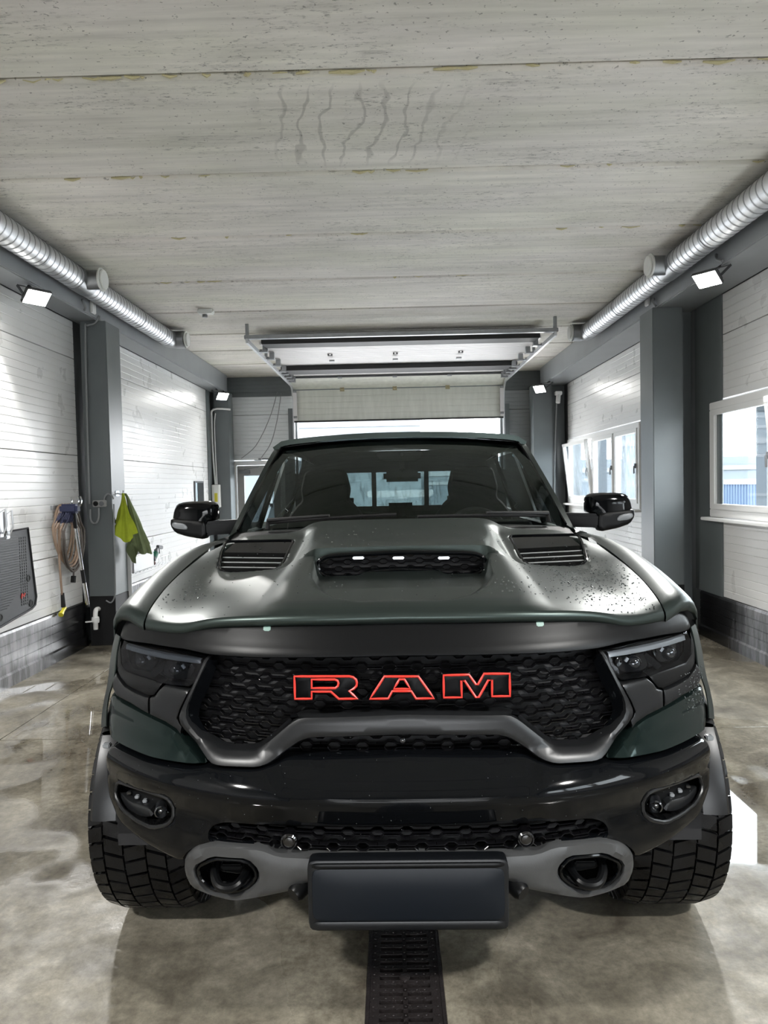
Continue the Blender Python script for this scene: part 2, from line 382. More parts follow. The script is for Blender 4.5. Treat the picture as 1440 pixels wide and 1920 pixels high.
# ---- floor: slabs with joints, channel for the drain
GX0, GX1 = -.115, .135
floor = struct(mk_box('floor', (-3.6, Y0R, -.30), (3.6, Y1R+.2, -.14), 'floor_concrete'))
for xs in ((-3.5, -2.62), (-2.614, GX0), (GX1, 3.5)):
    for ys in ((Y0R, 4.62), (4.626, Y1R+.1)):
        MB().box((xs[0], ys[0], -.14), (xs[1], ys[1], 0)).build('floor_slab', 'floor_concrete', floor, bevel=.002, seg=1)
MB().box((GX0, Y0R, -.14), (GX1, -.505, 0)).build('floor_slab', 'floor_concrete', floor, bevel=.002, seg=1)
def grate(y0):
    t = thing('drain_grate', 'cast iron slotted drain grate section set flush in the concrete floor', 'drain grate', ((GX0+GX1)/2, y0, 0), 'drain grate sections in the floor channel')
    L = .5; m = MB(); a, b = GX0+.012, GX1-.012; z0, z1 = -.03, -.003
    m.box((a, y0, z0), (a+.03, y0+L, z1)); m.box((b-.03, y0, z0), (b, y0+L, z1)); m.box(((a+b)/2-.007, y0, z0), ((a+b)/2+.007, y0+L, z1))
    n = 13
    for k in range(n+1):
        y = y0+.002+k*(L-.02)/n
        m.box((a+.03, y, z0), (b-.03, y+.018, z1))
    m.build('grate', 'cast_iron', t)
    kn = MB()
    for k in range(n+1):
        y = y0+.011+k*(L-.02)/n
        for x in [a+.012, a+.05, a+.075, (a+b)/2, b-.05, b-.075, b-.012]: kn.lathe([(.0035, 0), (.0025, .002)], (x, y, z1), (0, 0, 1), 6)
    tag(kn.build('studs', 'cast_iron', t), kind='stuff')
    MB().lathe([(.017, 0), (.017, .004), (.012, .006)], ((a+b)/2, y0+L/2, z1), (0, 0, 1), 16).build('lock_bolt', 'cast_iron', t)
    return t
def grate_all():
    a = grate(-.45)
    for k in range(1, 27):
        r = a.copy(); COL.objects.link(r); r.location.y += .5*k
        for c in a.children:
            q = c.copy(); COL.objects.link(q); q.parent = r; q.matrix_parent_inverse = c.matrix_parent_inverse.copy()
grate_all()
for x in (GX0, GX1-.012):
    tag(mk_box('channel_rail', (x+.0005, -.5, -.12), (x+.0115, 13.2, -.001), 'cast_iron'), 'dark steel edge rail of the floor drain channel', 'drain rail', 'edge rails of the drain channel')
tag(mk_box('channel_bed', (GX0+.001, -.5, -.139), (GX1-.001, 13.2, -.121), 'void'), 'dark bed of the drain channel under the grates', 'drain channel')
# ---- walls
def ribbed(parent, axis, at, a, b, z0, z1, face, material, pitch=.07, name='wall_panel'):
    # horizontal ribbed sandwich panel; axis: the direction it runs along, 'at' the inner face, face +1/-1
    prof = [(z0+.003, -.05), (z0+.003, -.004), (z0+.007, 0)]
    n = max(1, int((z1-z0)/pitch)); h = (z1-z0)/n
    for k in range(1, n):
        z = z0+k*h; prof += [(z-.006, 0), (z-.002, -.0035), (z+.002, -.0035), (z+.006, 0)]
    prof += [(z1-.007, 0), (z1-.003, -.004), (z1-.003, -.05)]
    m = MB()
    if axis == 'Y': m.prism([(at+face*d, a, z) for z, d in prof], (0, b-a, 0))
    else: m.prism([(a, at+face*d, z) for z, d in prof], (b-a, 0, 0))
    return m.build(name, material, parent, ang=20)
BAYS = ((-4.78, 1.2), (1.6, 7.45), (7.85, 13.05))
wl = struct(mk_box('wall_left', (WL-.25, Y0R-.2, 0), (WL-.052, Y1R+.2, CZ+.2), 'wall_grey'))
wr = struct(MB().box((WR+.052, Y0R-.2, 0), (WR+.11, Y1R+.2, 1.22)).box((WR+.052, Y0R-.2, 2.39), (WR+.11, Y1R+.2, CZ+.2)).build('wall_right', 'wall_grey'))
WINS = ((-2.9, 1.0), (3.2, 7.22), (9.25, 13.0)); WZ0, WZ1 = 1.24, 2.37
ys = [Y0R-.2]+[y for w in WINS for y in w]+[Y1R+.2]
for k in range(0, len(ys), 2):
    MB().box((WR+.052, ys[k], 1.22), (WR+.11, ys[k+1], 2.39)).build('wall_pier', 'wall_grey', wr)
for (a, b), (w0, w1) in zip(BAYS, WINS):
    for z0, z1 in ((.46, 1), (1, 2), (2, 3), (3, BZ)): ribbed(wl, 'Y', WL, a, b, z0, z1, 1, 'wall_white')
    ribbed(wr, 'Y', WR, a, b, .46, WZ0-.02, -1, 'wall_white'); ribbed(wr, 'Y', WR, a, b, WZ1+.02, 3.0, -1, 'wall_white'); ribbed(wr, 'Y', WR, a, b, 3.0, BZ, -1, 'wall_white')
    if w0-a > .05: ribbed(wr, 'Y', WR, a, w0-.002, WZ0-.02, WZ1+.02, -1, 'wall_white')
    if b-w1 > .03: ribbed(wr, 'Y', WR, w1+.002, b, WZ0-.02, WZ1+.02, -1, 'wall_white')
for side, X, f in (('left', WL, 1), ('right', WR, -1)):
    m = MB()
    for a, b in BAYS:
        m.prism([(X-f*.05, a, .0), (X+f*.045, a, .0), (X+f*.045, a, .10), (X+f*.03, a, .115)] + [q for z in (.2, .28, .36) for q in ((X+f*.03, a, z-.006), (X+f*.025, a, z-.002), (X+f*.025, a, z+.002), (X+f*.03, a, z+.006))] + [(X+f*.03, a, .44), (X+f*.02, a, .46), (X-f*.05, a, .46)], (0, b-a, 0))
    struct(m.build('baseboard_'+side, 'dado_paint', ang=20))
# grey cover strip on the wall by the right column
struct(mk_box('trim_1', (WR-.012, 6.98, .46), (WR-.001, 7.60, 3.385), 'column_grey', bevel=.003))
struct(mk_box('trim_2', (WL+.001, 12.75, .46), (WL+.012, 13.0, 3.385), 'column_grey', bevel=.003))
# ---- back wall with gate opening and a door
wb = struct(MB().box((-3.6, Y1R, 2.16), (DX0, Y1R+.2, CZ+.2)).box((-2.02, Y1R, 0), (DX0, Y1R+.2, 2.16)).box((-3.6, Y1R, 0), (-3.02, Y1R+.2, 2.16))
            .box((DX1, Y1R, 0), (3.6, Y1R+.2, CZ+.2)).box((DX0, Y1R, 3.35), (DX1, Y1R+.2, CZ+.2)).build('wall_back', 'wall_grey'))
for x0, x1 in ((-3.25, DX0-.06), (DX1+.06, 3.2)):
    for z0, z1 in ((2.18, 3.0), (3.0, 3.36)): ribbed(wb, 'X', Y1R-.05, x0, x1, z0, z1, -1, 'back_panel' if x0 < 0 else 'wall_grey')
ribbed(wb, 'X', Y1R-.05, DX1+.06, 3.2, .4, 2.18, -1, 'wall_grey')
ribbed(wb, 'X', Y1R-.02, -3.25, 3.2, 3.36, CZ, -1, 'column_grey')
struct(mk_box('trim_3', (-3.25, Y1R-.09, 3.34), (DX0-.06, Y1R-.02, 3.37), 'column_grey'))
wf = struct(MB().box((-3.6, Y0R-.2, 0), (-1.95, Y0R, CZ+.2)).box((1.95, Y0R-.2, 0), (3.6, Y0R, CZ+.2)).box((-1.95, Y0R-.2, 1.5), (1.95, Y0R, CZ+.2)).build('wall_front', 'wall_grey'))   # unseen low gate opening behind the camera, added and sized for fill daylight
# door with a bright pane
d1 = struct(thing('door_1', 'pale grey framed door with a glazed upper half in the back wall', 'door', (-2.52, Y1R, 0)))
MB().box((-3.02, Y1R-.03, 0), (-2.94, Y1R+.1, 2.14)).box((-2.10, Y1R-.03, 0), (-2.02, Y1R+.1, 2.14)).box((-2.94, Y1R-.03, 2.06), (-2.10, Y1R+.1, 2.14)).build('door_frame', 'pvc', d1, bevel=.006)
MB().box((-2.93, Y1R+.0, .02), (-2.80, Y1R+.06, 2.05)).box((-2.24, Y1R+.0, .02), (-2.11, Y1R+.06, 2.05)).box((-2.80, Y1R+.0, 1.86), (-2.24, Y1R+.06, 2.05)).box((-2.80, Y1R+.0, .02), (-2.24, Y1R+.06, .98)).build('door_leaf', 'box_grey', d1, bevel=.005)
mk_box('pane', (-2.80, Y1R+.02, .98), (-2.24, Y1R+.03, 1.86), 'pane', d1)
MB().box((-2.88, Y1R-.05, 1.90), (-2.68, Y1R, 1.97)).bar((-2.78, Y1R-.055, 1.98), (-2.50, Y1R-.055, 2.02), .02, .012).build('door_closer', 'lamp_grey', d1)
# ---- columns and beams
def column(x0, x1, xw, y0, y1, label):
    t = thing('steel_column', label, 'column', ((x0+x1)/2, (y0+y1)/2, 0)); t['kind'] = 'structure'
    mk_box('post', (x0, y0, .52), (x1, y1, BZ), 'column_grey', t, bevel=.006)
    mk_box('post_foot', (x0-.002, y0-.002, 0), (x1+.002, y1+.002, .52), 'plastic', t, bevel=.004)
    a, b = (xw, x0) if xw < x0 else (x1, xw)
    mk_box('web_filler', (a, y0+.26, .0), (b, y1, BZ), 'column_grey', t)
    return t
CL = column(-3.2, -2.93, WL, 7.46, 7.84, 'dark grey steel column with a socket box and a white tap')
column(2.72, 3.03, WR, 7.46, 7.84, 'dark grey steel column beside the tilted-sash window')
column(-3.2, -2.94, WL, 13.05, 13.42, 'grey steel column with an electrical cabinet near the glazed door')
column(2.6, 2.93, WR, 13.05, 13.42, 'grey steel column with a security camera beside the roll-up gate')
for nm, x0, x1 in (('left', WL, BL), ('right', BR, WR)):
    lab = {'left': 'grey boxed beam above the wall with the hose', 'right': 'grey boxed beam above the wall with windows'}[nm]
    o = MB().prism([(x0, Y0R, BZ), (x1, Y0R, BZ), (x1, Y0R, CZ-.002), (x0, Y0R, CZ-.002)], (0, 13.3-Y0R, 0)).build('wall_beam', 'beam_grey', bevel=.01)
    tag(o, lab, 'beam', kind='structure')
# ---- windows in the right wall
def window(n, y0, y1, divs, tilt, label):
    t = struct(thing('window_%d' % n, label, 'window', (WR, (y0+y1)/2, WZ0)))
    X = WR-.01; d = .075
    m = MB().box((X-.02, y0, WZ0), (X+.06, y1, WZ0+d)).box((X-.02, y0, WZ1-d), (X+.06, y1, WZ1)).box((X-.02, y0, WZ0+d), (X+.06, y0+d, WZ1-d)).box((X-.02, y1-d, WZ0+d), (X+.06, y1, WZ1-d))
    m.build('frame', 'pvc', t, bevel=.006)
    mk_box('sill', (X-.10, y0-.03, WZ0-.035), (X+.02, y1+.03, WZ0-.004), 'pvc', t, bevel=.005)
    cuts = [y0+d]+divs+[y1-d]
    for y in divs: mk_box('mullion', (X-.015, y-.04, WZ0+d), (X+.055, y+.04, WZ1-d), 'pvc', t, bevel=.005)
    for k in range(len(cuts)-1):
        a = cuts[k]+(.04 if k else 0); b = cuts[k+1]-(.04 if k < len(cuts)-2 else 0)
        lo, hi = WZ0+d, WZ1-d; ang = .11 if k == tilt else 0.
        def T(p):                            # hinge along the bottom edge, top leaning into the room
            z = p[2]-lo; x = p[0]-X
            return (X + x*math.cos(ang) - z*math.sin(ang), p[1], lo + z*math.cos(ang) + x*math.sin(ang))
        s = .055; m = MB()
        for lo_, hi_ in (((X-.03, a, lo), (X+.03, b, lo+s)), ((X-.03, a, hi-s), (X+.03, b, hi)), ((X-.03, a, lo+s), (X+.03, a+s, hi-s)), ((X-.03, b-s, lo+s), (X+.03, b, hi-s))): m.box(lo_, hi_)
        m.v = [T(p) for p in m.v]; sh = m.build('sash', 'pvc', t, bevel=.004)
        p = MB().box((X-.004, a+s, lo+s), (X+.004, b-s, hi-s)); p.v = [T(q) for q in p.v]
        pn = p.build('pane', 'pane_wet' if (k+n) % 2 == 0 else 'pane', sh)
        zc = (lo+hi)/2; h = MB().box((X-.05, a+.015, zc-.03), (X-.03, a+.04, zc+.03)).bar((X-.055, a+.028, zc), (X-.055, a+.028, zc-.10), .018, .014); h.v = [T(q) for q in h.v]
        h.build('handle', 'lamp_grey', sh)
window(1, 3.2, 7.22, [4.45, 6.0], 1, 'white framed window with wet panes near the steel column')
window(2, 9.25, 13.0, [10.3, 11.4], 2, 'white framed window with a tilted end sash near the gate')
window(3, -2.9, 1.0, [-1.6, -.3], 1, 'white framed window in the first bay of the wall')
# ---- roll-up gate: sections in tracks under the ceiling
G = thing('roll_up_gate', 'pale sectional overhead gate rolled up on ceiling tracks', 'garage gate', ((DX0+DX1)/2, 13.4, 2.85))
gx0, gx1 = DX0-.03, DX1+.03
def section(y0, z0, y1, z1, material, n=5):
    m = MB(); a = Vector((gx0, y0, z0)); b = Vector((gx0, y1, z1)); d = (b-a); L = d.length; d.normalize(); nr = Vector((0, -d.z, d.y)) if d.z > .5 else Vector((0, d.z, -abs(d.y))); nr.normalize()
    prof = [a-nr*.04, a]
    for k in range(1, n):
        s = L*k/n
        prof += [a+d*(s-.012), a+d*(s-.004)-nr*.004, a+d*(s+.004)-nr*.004, a+d*(s+.012)]
    prof += [a+d*L, a+d*L-nr*.04]
    m.prism(prof, (gx1-gx0, 0, 0)); return m.build('gate_section', material, G, ang=20)
section(13.42, 2.86, 13.42, 3.425, 'door_panel'); section(13.40, 3.44, 12.93, 3.60, 'door_panel')
for a in (12.90, 12.32, 11.72, 11.14, 10.56): section(a, 3.61, a-.565, 3.61, 'door_panel_white', 6)
mk_box('bottom_seal', (gx0, 13.40, 2.83), (gx1, 13.46, 2.858), 'rubber_strip', G)
mk_box('stiffener', (gx0+.02, 11.75, 3.53), (gx1-.02, 12.22, 3.602), 'rubber_strip', G, bevel=.01)
mk_box('top_seal', (gx0+.08, 9.66, 3.55), (gx1-.08, 9.98, 3.62), 'rubber_strip', G, bevel=.01)
mk_box('stiffener', (gx0+.02, 12.33, 3.57), (gx1-.02, 12.37, 3.602), 'lamp_body', G)
mk_box('stiffener', (gx0+.02, 12.87, 3.57), (gx1-.02, 12.91, 3.602), 'lamp_body', G)
MB().bar((gx0-.05, 9.22, 3.55), (gx1+.05, 9.22, 3.55), .07, .05).build('cross_bar', 'galv_dark', G, bevel=.004)
for x in (gx0-.015, gx1+.015):
    pts = [(x, 13.45, .0), (x, 13.45, 3.18)]+[(x, 13.45-.32*(1-math.cos(a)), 3.18+.32*math.sin(a)) for a in [math.pi/2*k/8 for k in range(1, 9)]]+[(x, 9.18, 3.50)]
    m = MB()
    for p, q in zip(pts, pts[1:]): m.bar(p, q, .055, .03, up=(1, 0, 0))
    m.build('track', 'galv', G)
    for y in (9.22, 10.6, 12.2): mk_box('track_hanger', (x-.02, y-.02, 3.50), (x+.02, y+.02, CZ), 'galv_dark', G)
    s = 1 if x < 0 else -1
    for y in (10.0, 10.56, 11.14, 11.72, 12.0, 12.32, 12.6, 12.86):
        MB().box((x+s*.01, y-.05, 3.50), (x+s*.13, y+.05, 3.52)).box((x+s*.06, y-.03, 3.52), (x+s*.13, y+.03, 3.60)).lathe([(.024, 0), (.024, .03)], (x+s*.02, y, 3.52), (1, 0, 0), 10).build('roller_bracket', 'galv_dark', G)
for x in (-.88, .10, 1.08):
    for y, z in ((13.37, 3.42), ): MB().box((x-.04, y-.012, z-.035), (x+.04, y+.012, z+.035)).lathe([(.016, 0), (.016, .05)], (x-.025, y-.014, z), (1, 0, 0), 8).build('hinge', 'rust', G)
    for y in (12.33, 12.88, 11.14): MB().box((x-.04, y-.03, 3.55), (x+.04, y+.03, 3.575)).build('hinge', 'galv_dark', G)
    MB().box((x-.035, 10.8, 3.585), (x-.015, 10.85, 3.605)).box((x+.015, 10.8, 3.585), (x+.035, 10.85, 3.605)).box((x-.035, 10.8, 3.58), (x+.035, 10.85, 3.588)).build('clip', 'lamp_body', G)
for x in (gx0+.03, gx1-.03):
    mk_box('end_cap', (x-.035, 13.355, 2.87), (x+.035, 13.378, 3.42), 'door_panel_white', G)
    MB().lathe([(.022, 0), (.022, .06)], (x-.03, 13.34, 3.40), (1, 0, 0), 10).lathe([(.022, 0), (.022, .06)], (x-.03, 13.34, 2.92), (1, 0, 0), 10).build('roller', 'galv_dark', G)
mk_box('gate_post', (gx0-.12, 13.46, 0), (gx0-.02, 13.545, 3.1), 'column_grey', G); mk_box('gate_post', (gx1+.02, 13.46, 0), (gx1+.12, 13.545, 3.1), 'column_grey', G)
# ---- spiral ducts with side outlets
def duct(ax, side, y_end, y_t, label):
    z, r = 3.59, .108
    t = thing('spiral_duct', label, 'air duct', (ax, 3, z))
    prof = []; y = Y0R+.1; seams = []
    while y < y_end-.20:
        prof += [(r, y), (r, y+.083)]; seams.append(y); y += .085
    MB().lathe(prof, (ax, 0, z), (0, 1, 0), 28).build('spiral_pipe', 'galv', t, ang=50)
    m = MB()
    for y in seams:
        m.lathe([(r-.001, -.007), (r+.0032, -.004), (r+.0032, .004), (r-.001, .007)], (ax, y, z), (0, 1, 0), 28)
    tag(m.build('spiral_seam', 'galv_dark', t, ang=50), kind='stuff')
    for yt, elbow in ((y_t, False), (y_end, True)):
        xe = ax+side*.215
        m = MB()
        if elbow:
            m.tube([(ax, y_end-.22, z), (ax, y_end-.10, z), (ax+side*.03, y_end-.03, z), (ax+side*.09, y_end, z), (xe-side*.02, y_end, z)], [r+.004]*5, 24)
        else:
            m.lathe([(r+.006, -.14), (r+.006, .14)], (ax, yt, z), (0, 1, 0), 28); m.lathe([(.088, 0), (.088, .20)], (ax, yt, z), (side, 0, 0), 24)
        m.build('outlet_elbow' if elbow else 'outlet_saddle', 'galv_dark', t)
        cp = MB().lathe([(.092, 0), (.092, .012), (.108, .012), (.108, .022), (.076, .024), (.070, .018), (.084, .020), (.090, .036), (.086, .046), (.02, .047)], (xe-side*.02, yt, z), (side, 0, 0), 26)
        cp.build('outlet_valve', 'white_cap', t)
    for y in [.3, 3.0, y_t-.8, y_t+1.5, y_end-.45]:
        MB().lathe([(r+.0055, -.012), (r+.0055, .012)], (ax, y, z), (0, 1, 0), 24).bar((ax, y, z+r), (ax, y, CZ), .012, .02).build('hanger_strap', 'galv_dark', t)
duct(-2.865, 1, 9.45, 6.71, 'silver spiral air duct above the wall with the hose')
duct(2.635, -1, 9.6, 6.7, 'silver spiral air duct above the wall with windows')
# ---- floodlights (each holds its own lamp)
def flood(pos, aim, top, label):
    p = Vector(pos); d = (Vector(aim)-p).normalized(); t = thing('floodlight', label, 'floodlight', p, 'LED floodlights under the wall beams')
    R = d.to_track_quat('-Z', 'Y').to_matrix()
    def T(m): m.v = [tuple(p + R @ Vector(q)) for q in m.v]; return m
    T(MB().box((-.105, -.08, .004), (.105, .08, .034))).build('housing', 'lamp_body', t, bevel=.006)
    fins = MB()
    for k in range(7): fins.box((-.09+k*.03-.004, -.06, .034), (-.09+k*.03+.004, .06, .055))
    T(fins).build('cooling_fins', 'lamp_body', t)
    T(MB().box((-.095, -.07, -.001), (.095, .07, .0035))).build('lamp_lens', 'lamp_face', t)
    br = MB(); a = p+R@Vector((-.11, 0, .02)); b = p+R@Vector((.11, 0, .02)); tp = Vector(top)
    br.bar(a, a+(tp-p)*.7, .006, .02); br.bar(b, b+(tp-p)*.7, .006, .02); br.bar(a+(tp-p)*.7, b+(tp-p)*.7, .02, .006); br.bar((a+b)/2+(tp-p)*.7, tp, .02, .02)
    br.build('bracket', 'lamp_body', t)
    L = bpy.data.lights.new('floodlight_lamp', 'AREA'); L.shape = 'RECTANGLE'; L.size = .19; L.size_y = .14; L.energy = LAMP_W*(.17 if p.y > 10 else .75 if p.y > 3 else 1.15); L.spread = 2.2; L.color = (1, .985, .95)
    lo = bpy.data.objects.new('floodlight_lamp', L); COL.objects.link(lo); lo.parent = t
    lo.matrix_parent_inverse = ROOTM(t).inverted(); lo.matrix_world = Matrix.Translation(p - (R @ Vector((0, 0, 1)))*.004) @ R.to_4x4()
    return t
flood((-2.97, 6.1, 3.27), (-1.0, 4.6, 0), (-3.06, 6.14, 3.39), 'glowing floodlight under the beam by the hanging floor mat')
flood((2.66, 6.05, 3.27), (.8, 4.6, 0), (2.80, 6.09, 3.40), 'glowing floodlight under the beam by the wet window')
flood((-2.93, 12.6, 3.24), (-.6, 10.0, 0), (-3.06, 12.66, 3.39), 'glowing floodlight at the far column by the glazed door')
flood((2.62, 12.6, 3.24), (.4, 10.0, 0), (2.82, 12.66, 3.39), 'glowing floodlight at the far column by the security camera')
flood((-2.93, -.2, 3.27), (-.9, .6, 0), (-3.06, -.16, 3.39), 'glowing floodlight in the first bay above the blank wall')
flood((2.66, -.2, 3.27), (.7, .6, 0), (2.80, -.16, 3.40), 'glowing floodlight in the first bay above the window')
# ================================================================= the pickup truck
TX, TY, TYAW = .021, 1.86, -.0125
T = thing('pickup_truck', 'dark green black pickup truck with a red outlined grille badge parked facing out', 'pickup truck', (TX, TY, 0), rz=TYAW)
_TI = (Matrix.Translation((TX, TY, 0)) @ Matrix.Rotation(TYAW, 4, 'Z')).inverted()
_O = _TI @ CAMP
def lray(u, v): return _TI.to_3x3() @ ray(u, v)
AZ = [(.30, .10), (.50, .045), (.58, .022), (.64, .022), (.70, .03), (.765, .0), (.785, -.002), (.80, .004), (.89, .075), (.955, .08), (1.02, .085), (1.10, .11), (1.17, .14), (1.22, .17), (1.30, .22)]
def cx(x): x = abs(x); return .36*x**3+.06*x*x
def FS(x, z): return interp(z, AZ)+cx(x)
def hit(u, v, off=0., surf=FS):
    d = lray(u, v); k = (2.0)/d.y
    k = (.15-_O.y)/d.y
    for _ in range(14):
        p = _O+d*k; k += (surf(p.x, p.z)+off-p.y)/d.y
    p = _O+d*k; return p
def fp(pts, off=0., surf=FS): return [(lambda p: (p.x, p.z))(hit(u, v, off, surf)) for u, v in pts]
def tplane(t): return lambda x, z: t
def sym(open_right):                      # right-hand chain starting and ending on the centre line -> closed outline
    R = list(open_right); R[0] = (0., R[0][1]); R[-1] = (0., R[-1][1])
    return R + [(-x, z) for x, z in R[-2:0:-1]]
def mir(poly): return [(-x, z) for x, z in poly][::-1]
def chaikin(poly, n):
    for _ in range(n):
        q = []
        for i in range(len(poly)):
            a, b = poly[i], poly[(i+1) % len(poly)]
            f = min(.22, .012/max(1e-6, math.hypot(b[0]-a[0], b[1]-a[1])))
            q += [(a[0]*(1-f)+b[0]*f, a[1]*(1-f)+b[1]*f), (a[0]*f+b[0]*(1-f), a[1]*f+b[1]*(1-f))]
        poly = q
    return poly
def resample(poly, step):
    out = []
    for i in range(len(poly)):
        a, b = np.array(poly[i]), np.array(poly[(i+1) % len(poly)]); L = np.linalg.norm(b-a)
        if L < 1e-6: continue
        n = max(1, int(round(L/step)))
        for k in range(n): out.append(tuple(a+(b-a)*k/n))
    return out
def area2(p): return sum(p[i][0]*p[(i+1) % len(p)][1]-p[(i+1) % len(p)][0]*p[i][1] for i in range(len(p)))
def inside(P, poly):
    P = np.asarray(P); x, y = P[:, 0], P[:, 1]; r = np.zeros(len(P), bool); n = len(poly)
    for i in range(n):
        x1, y1 = poly[i]; x2, y2 = poly[(i+1) % n]
        if y1 == y2: continue
        c = ((y1 > y) != (y2 > y)) & (x < (x2-x1)*(y-y1)/(y2-y1)+x1); r ^= c
    return r
def bdist(P, loops):
    P = np.asarray(P); best = np.full(len(P), 1e9)
    for lp in loops:
        for i in range(len(lp)):
            a = np.array(lp[i]); b = np.array(lp[(i+1) % len(lp)]); d = b-a; L2 = d@d
            if L2 < 1e-14: continue
            t = np.clip(((P-a)@d)/L2, 0, 1); q = P-(a+t[:, None]*d); best = np.minimum(best, np.sqrt((q*q).sum(1)))
    return best
def puff(name, outer, material, holes=(), off=0., thick=.03, r=.008, surf=FS, step=.02, bstep=.012, parent=None, extra=None, ch=1, axis='t', back=True, ang=38):
    """Panel cut to an outline on a surface, with rounded rims and a real thickness."""
    if area2(outer) < 0: outer = outer[::-1]
    src = [chaikin(outer, ch)]+[chaikin(h, ch) for h in holes]
    loops = [resample(s, bstep) for s in src]
    pts = []; edges = []
    for lp in loops:
        n0 = len(pts); pts += lp; edges += [(n0+i, n0+(i+1) % len(lp)) for i in range(len(lp))]
    nb = len(pts)
    O = np.array(loops[0]); lo, hi = O.min(0), O.max(0)
    cand = []
    for li, lp in enumerate(loops):
        n = len(lp)
        for i in range(0, n):
            a, b = np.array(lp[i-1]), np.array(lp[(i+1) % n]); d = b-a; L = np.linalg.norm(d)
            if L < 1e-9: continue
            nr = np.array([-d[1], d[0]])/L
            for q in (.3, 1.0):
                for s in (1, -1): cand.append(((np.array(lp[i])+nr*s*r*q), r*q*.93))
    C = np.array([c for c, _ in cand]); lim = np.array([l for _, l in cand])
    gx = np.arange(lo[0]+step*.37, hi[0], step); gz = np.arange(lo[1]+step*.31, hi[1], step*.8)
    Gd = np.array([(x, z) for x in gx for z in gz]) if len(gx) and len(gz) else np.zeros((0, 2))
    if len(Gd): C = np.vstack([C, Gd]); lim = np.concatenate([lim, np.full(len(Gd), max(r*1.3, step*.5))])
    ok = inside(C, loops[0])
    for h in loops[1:]: ok &= ~inside(C, h)
    C, lim = C[ok], lim[ok]
    if len(C): dd = bdist(C, loops); C = C[dd >= lim]
    pts += [tuple(c) for c in C]
    res = delaunay_2d_cdt([Vector(p) for p in pts], edges, [], 0, 1e-6)
    V2 = np.array([tuple(v) for v in res[0]]); tris = res[2]
    cen = np.array([V2[list(f)].mean(0) for f in tris])
    ok = inside(cen, loops[0])
    for h in loops[1:]: ok &= ~inside(cen, h)
    tris = [f for f, k in zip(tris, ok) if k]
    dist = bdist(V2, loops)
    vs = []
    for (x, z), d in zip(V2, dist):
        rd = 0 if d >= r else r-math.sqrt(max(0, r*r-(r-d)**2))
        t = surf(x, z)+off+rd+(extra(x, z) if extra else 0)
        vs.append((x, t, z))
    m = MB()
    if axis == 'z': vs = [(a, c, b) for a, b, c in [(x, 2*(surf(x, z)+off)-t, z) for (x, t, z) in vs]]   # plan panel: outline in (x, t), surf = height
    used = sorted({i for f in tris for i in f}); mp = {i: k for k, i in enumerate(used)}
    V = [vs[i] for i in used]; Fc = [tuple(mp[i] for i in f) for f in tris]
    if back:
        cnt = {}
        for f in Fc:
            for i in range(len(f)): a, b = f[i], f[(i+1) % len(f)]; cnt[(a, b)] = cnt.get((a, b), 0)+1
        bd = [(a, b) for (a, b) in cnt if (b, a) not in cnt]
        bv = sorted({a for e in bd for a in e}); bi = {v: len(V)+k for k, v in enumerate(bv)}
        V += [((V[v][0], V[v][1]+thick, V[v][2]) if axis == 't' else (V[v][0], V[v][1], V[v][2]-thick)) for v in bv]
        Fc += [(b, a, bi[a], bi[b]) for a, b in bd]
    m.add(V, Fc)
    return m.build(name, material, parent or T, local=True, ang=ang, norm=False)
def pair(name, polyR, material, **k):
    k2 = dict(k)
    hs = k2.pop('holes', ())
    a = puff(name, polyR, material, holes=hs, **k2); b = puff(name, mir(polyR), material, holes=[mir(h) for h in hs], **k2)
    return a, b
def honeycomb(name, polys, surf=FS, off=0., pitch=.080, row=.0325, a=.0185, b=.0085, h=.0115, g=.0035, w=.0030, depth=.020, parent=None, material='mesh_black'):
    """Rows of flat hexagons linked by twin bars, every second row staggered."""
    m = MB()
    allp = [p for q in polys for p in q]; x1 = max(abs(p[0]) for p in allp); z0, z1 = min(p[1] for p in allp), max(p[1] for p in allp)
    def P(x, z, d): return (x, surf(x, z)+off+d, z)
    segs = []
    nr = max(1, int((z1-z0)/row+.5))
    for j in range(-1, nr+2):
        zc = (z0+z1)/2+(j-(nr-1)/2)*row; n = int(x1/pitch)+2
        for i in range(-n, n+1):
            xc = (i+(.5 if j % 2 else 0))*pitch
            for s in (1, -1):
                ch = [(-pitch/2, g), (-a, g), (-b, h), (b, h), (a, g), (pitch/2, g)]
                ch = [(xc+x, zc+s*z) for x, z in ch]
                for p, q in zip(ch, ch[1:]): segs.append((p, q))
    mid = np.array([((p[0]+q[0])/2, (p[1]+q[1])/2) for p, q in segs]); ok = np.zeros(len(segs), bool)
    for q in polys: ok |= inside(mid, q)
    for (p, q), k in zip(segs, ok):
        if not k: continue
        d = Vector((q[0]-p[0], q[1]-p[1])).normalized(); nx, nz = -d.y*w/2, d.x*w/2
        p = (p[0]-d.x*w*.3, p[1]-d.y*w*.3); q = (q[0]+d.x*w*.3, q[1]+d.y*w*.3)
        vs = [P(p[0]+nx, p[1]+nz, .002), P(q[0]+nx, q[1]+nz, .002), P(q[0], q[1], 0), P(p[0], p[1], 0), P(p[0]-nx, p[1]-nz, .002), P(q[0]-nx, q[1]-nz, .002),
              P(p[0]+nx, p[1]+nz, depth), P(q[0]+nx, q[1]+nz, depth), P(p[0]-nx, p[1]-nz, depth), P(q[0]-nx, q[1]-nz, depth)]
        m.add(vs, [(0, 3, 2, 1), (3, 4, 5, 2), (0, 1, 7, 6), (4, 8, 9, 5)])
    return m.build(name, material, parent or T, local=True, ang=25, norm=False)
def L(m, name, material, parent=None, **k): return m.build(name, material, parent or T, local=True, **k)
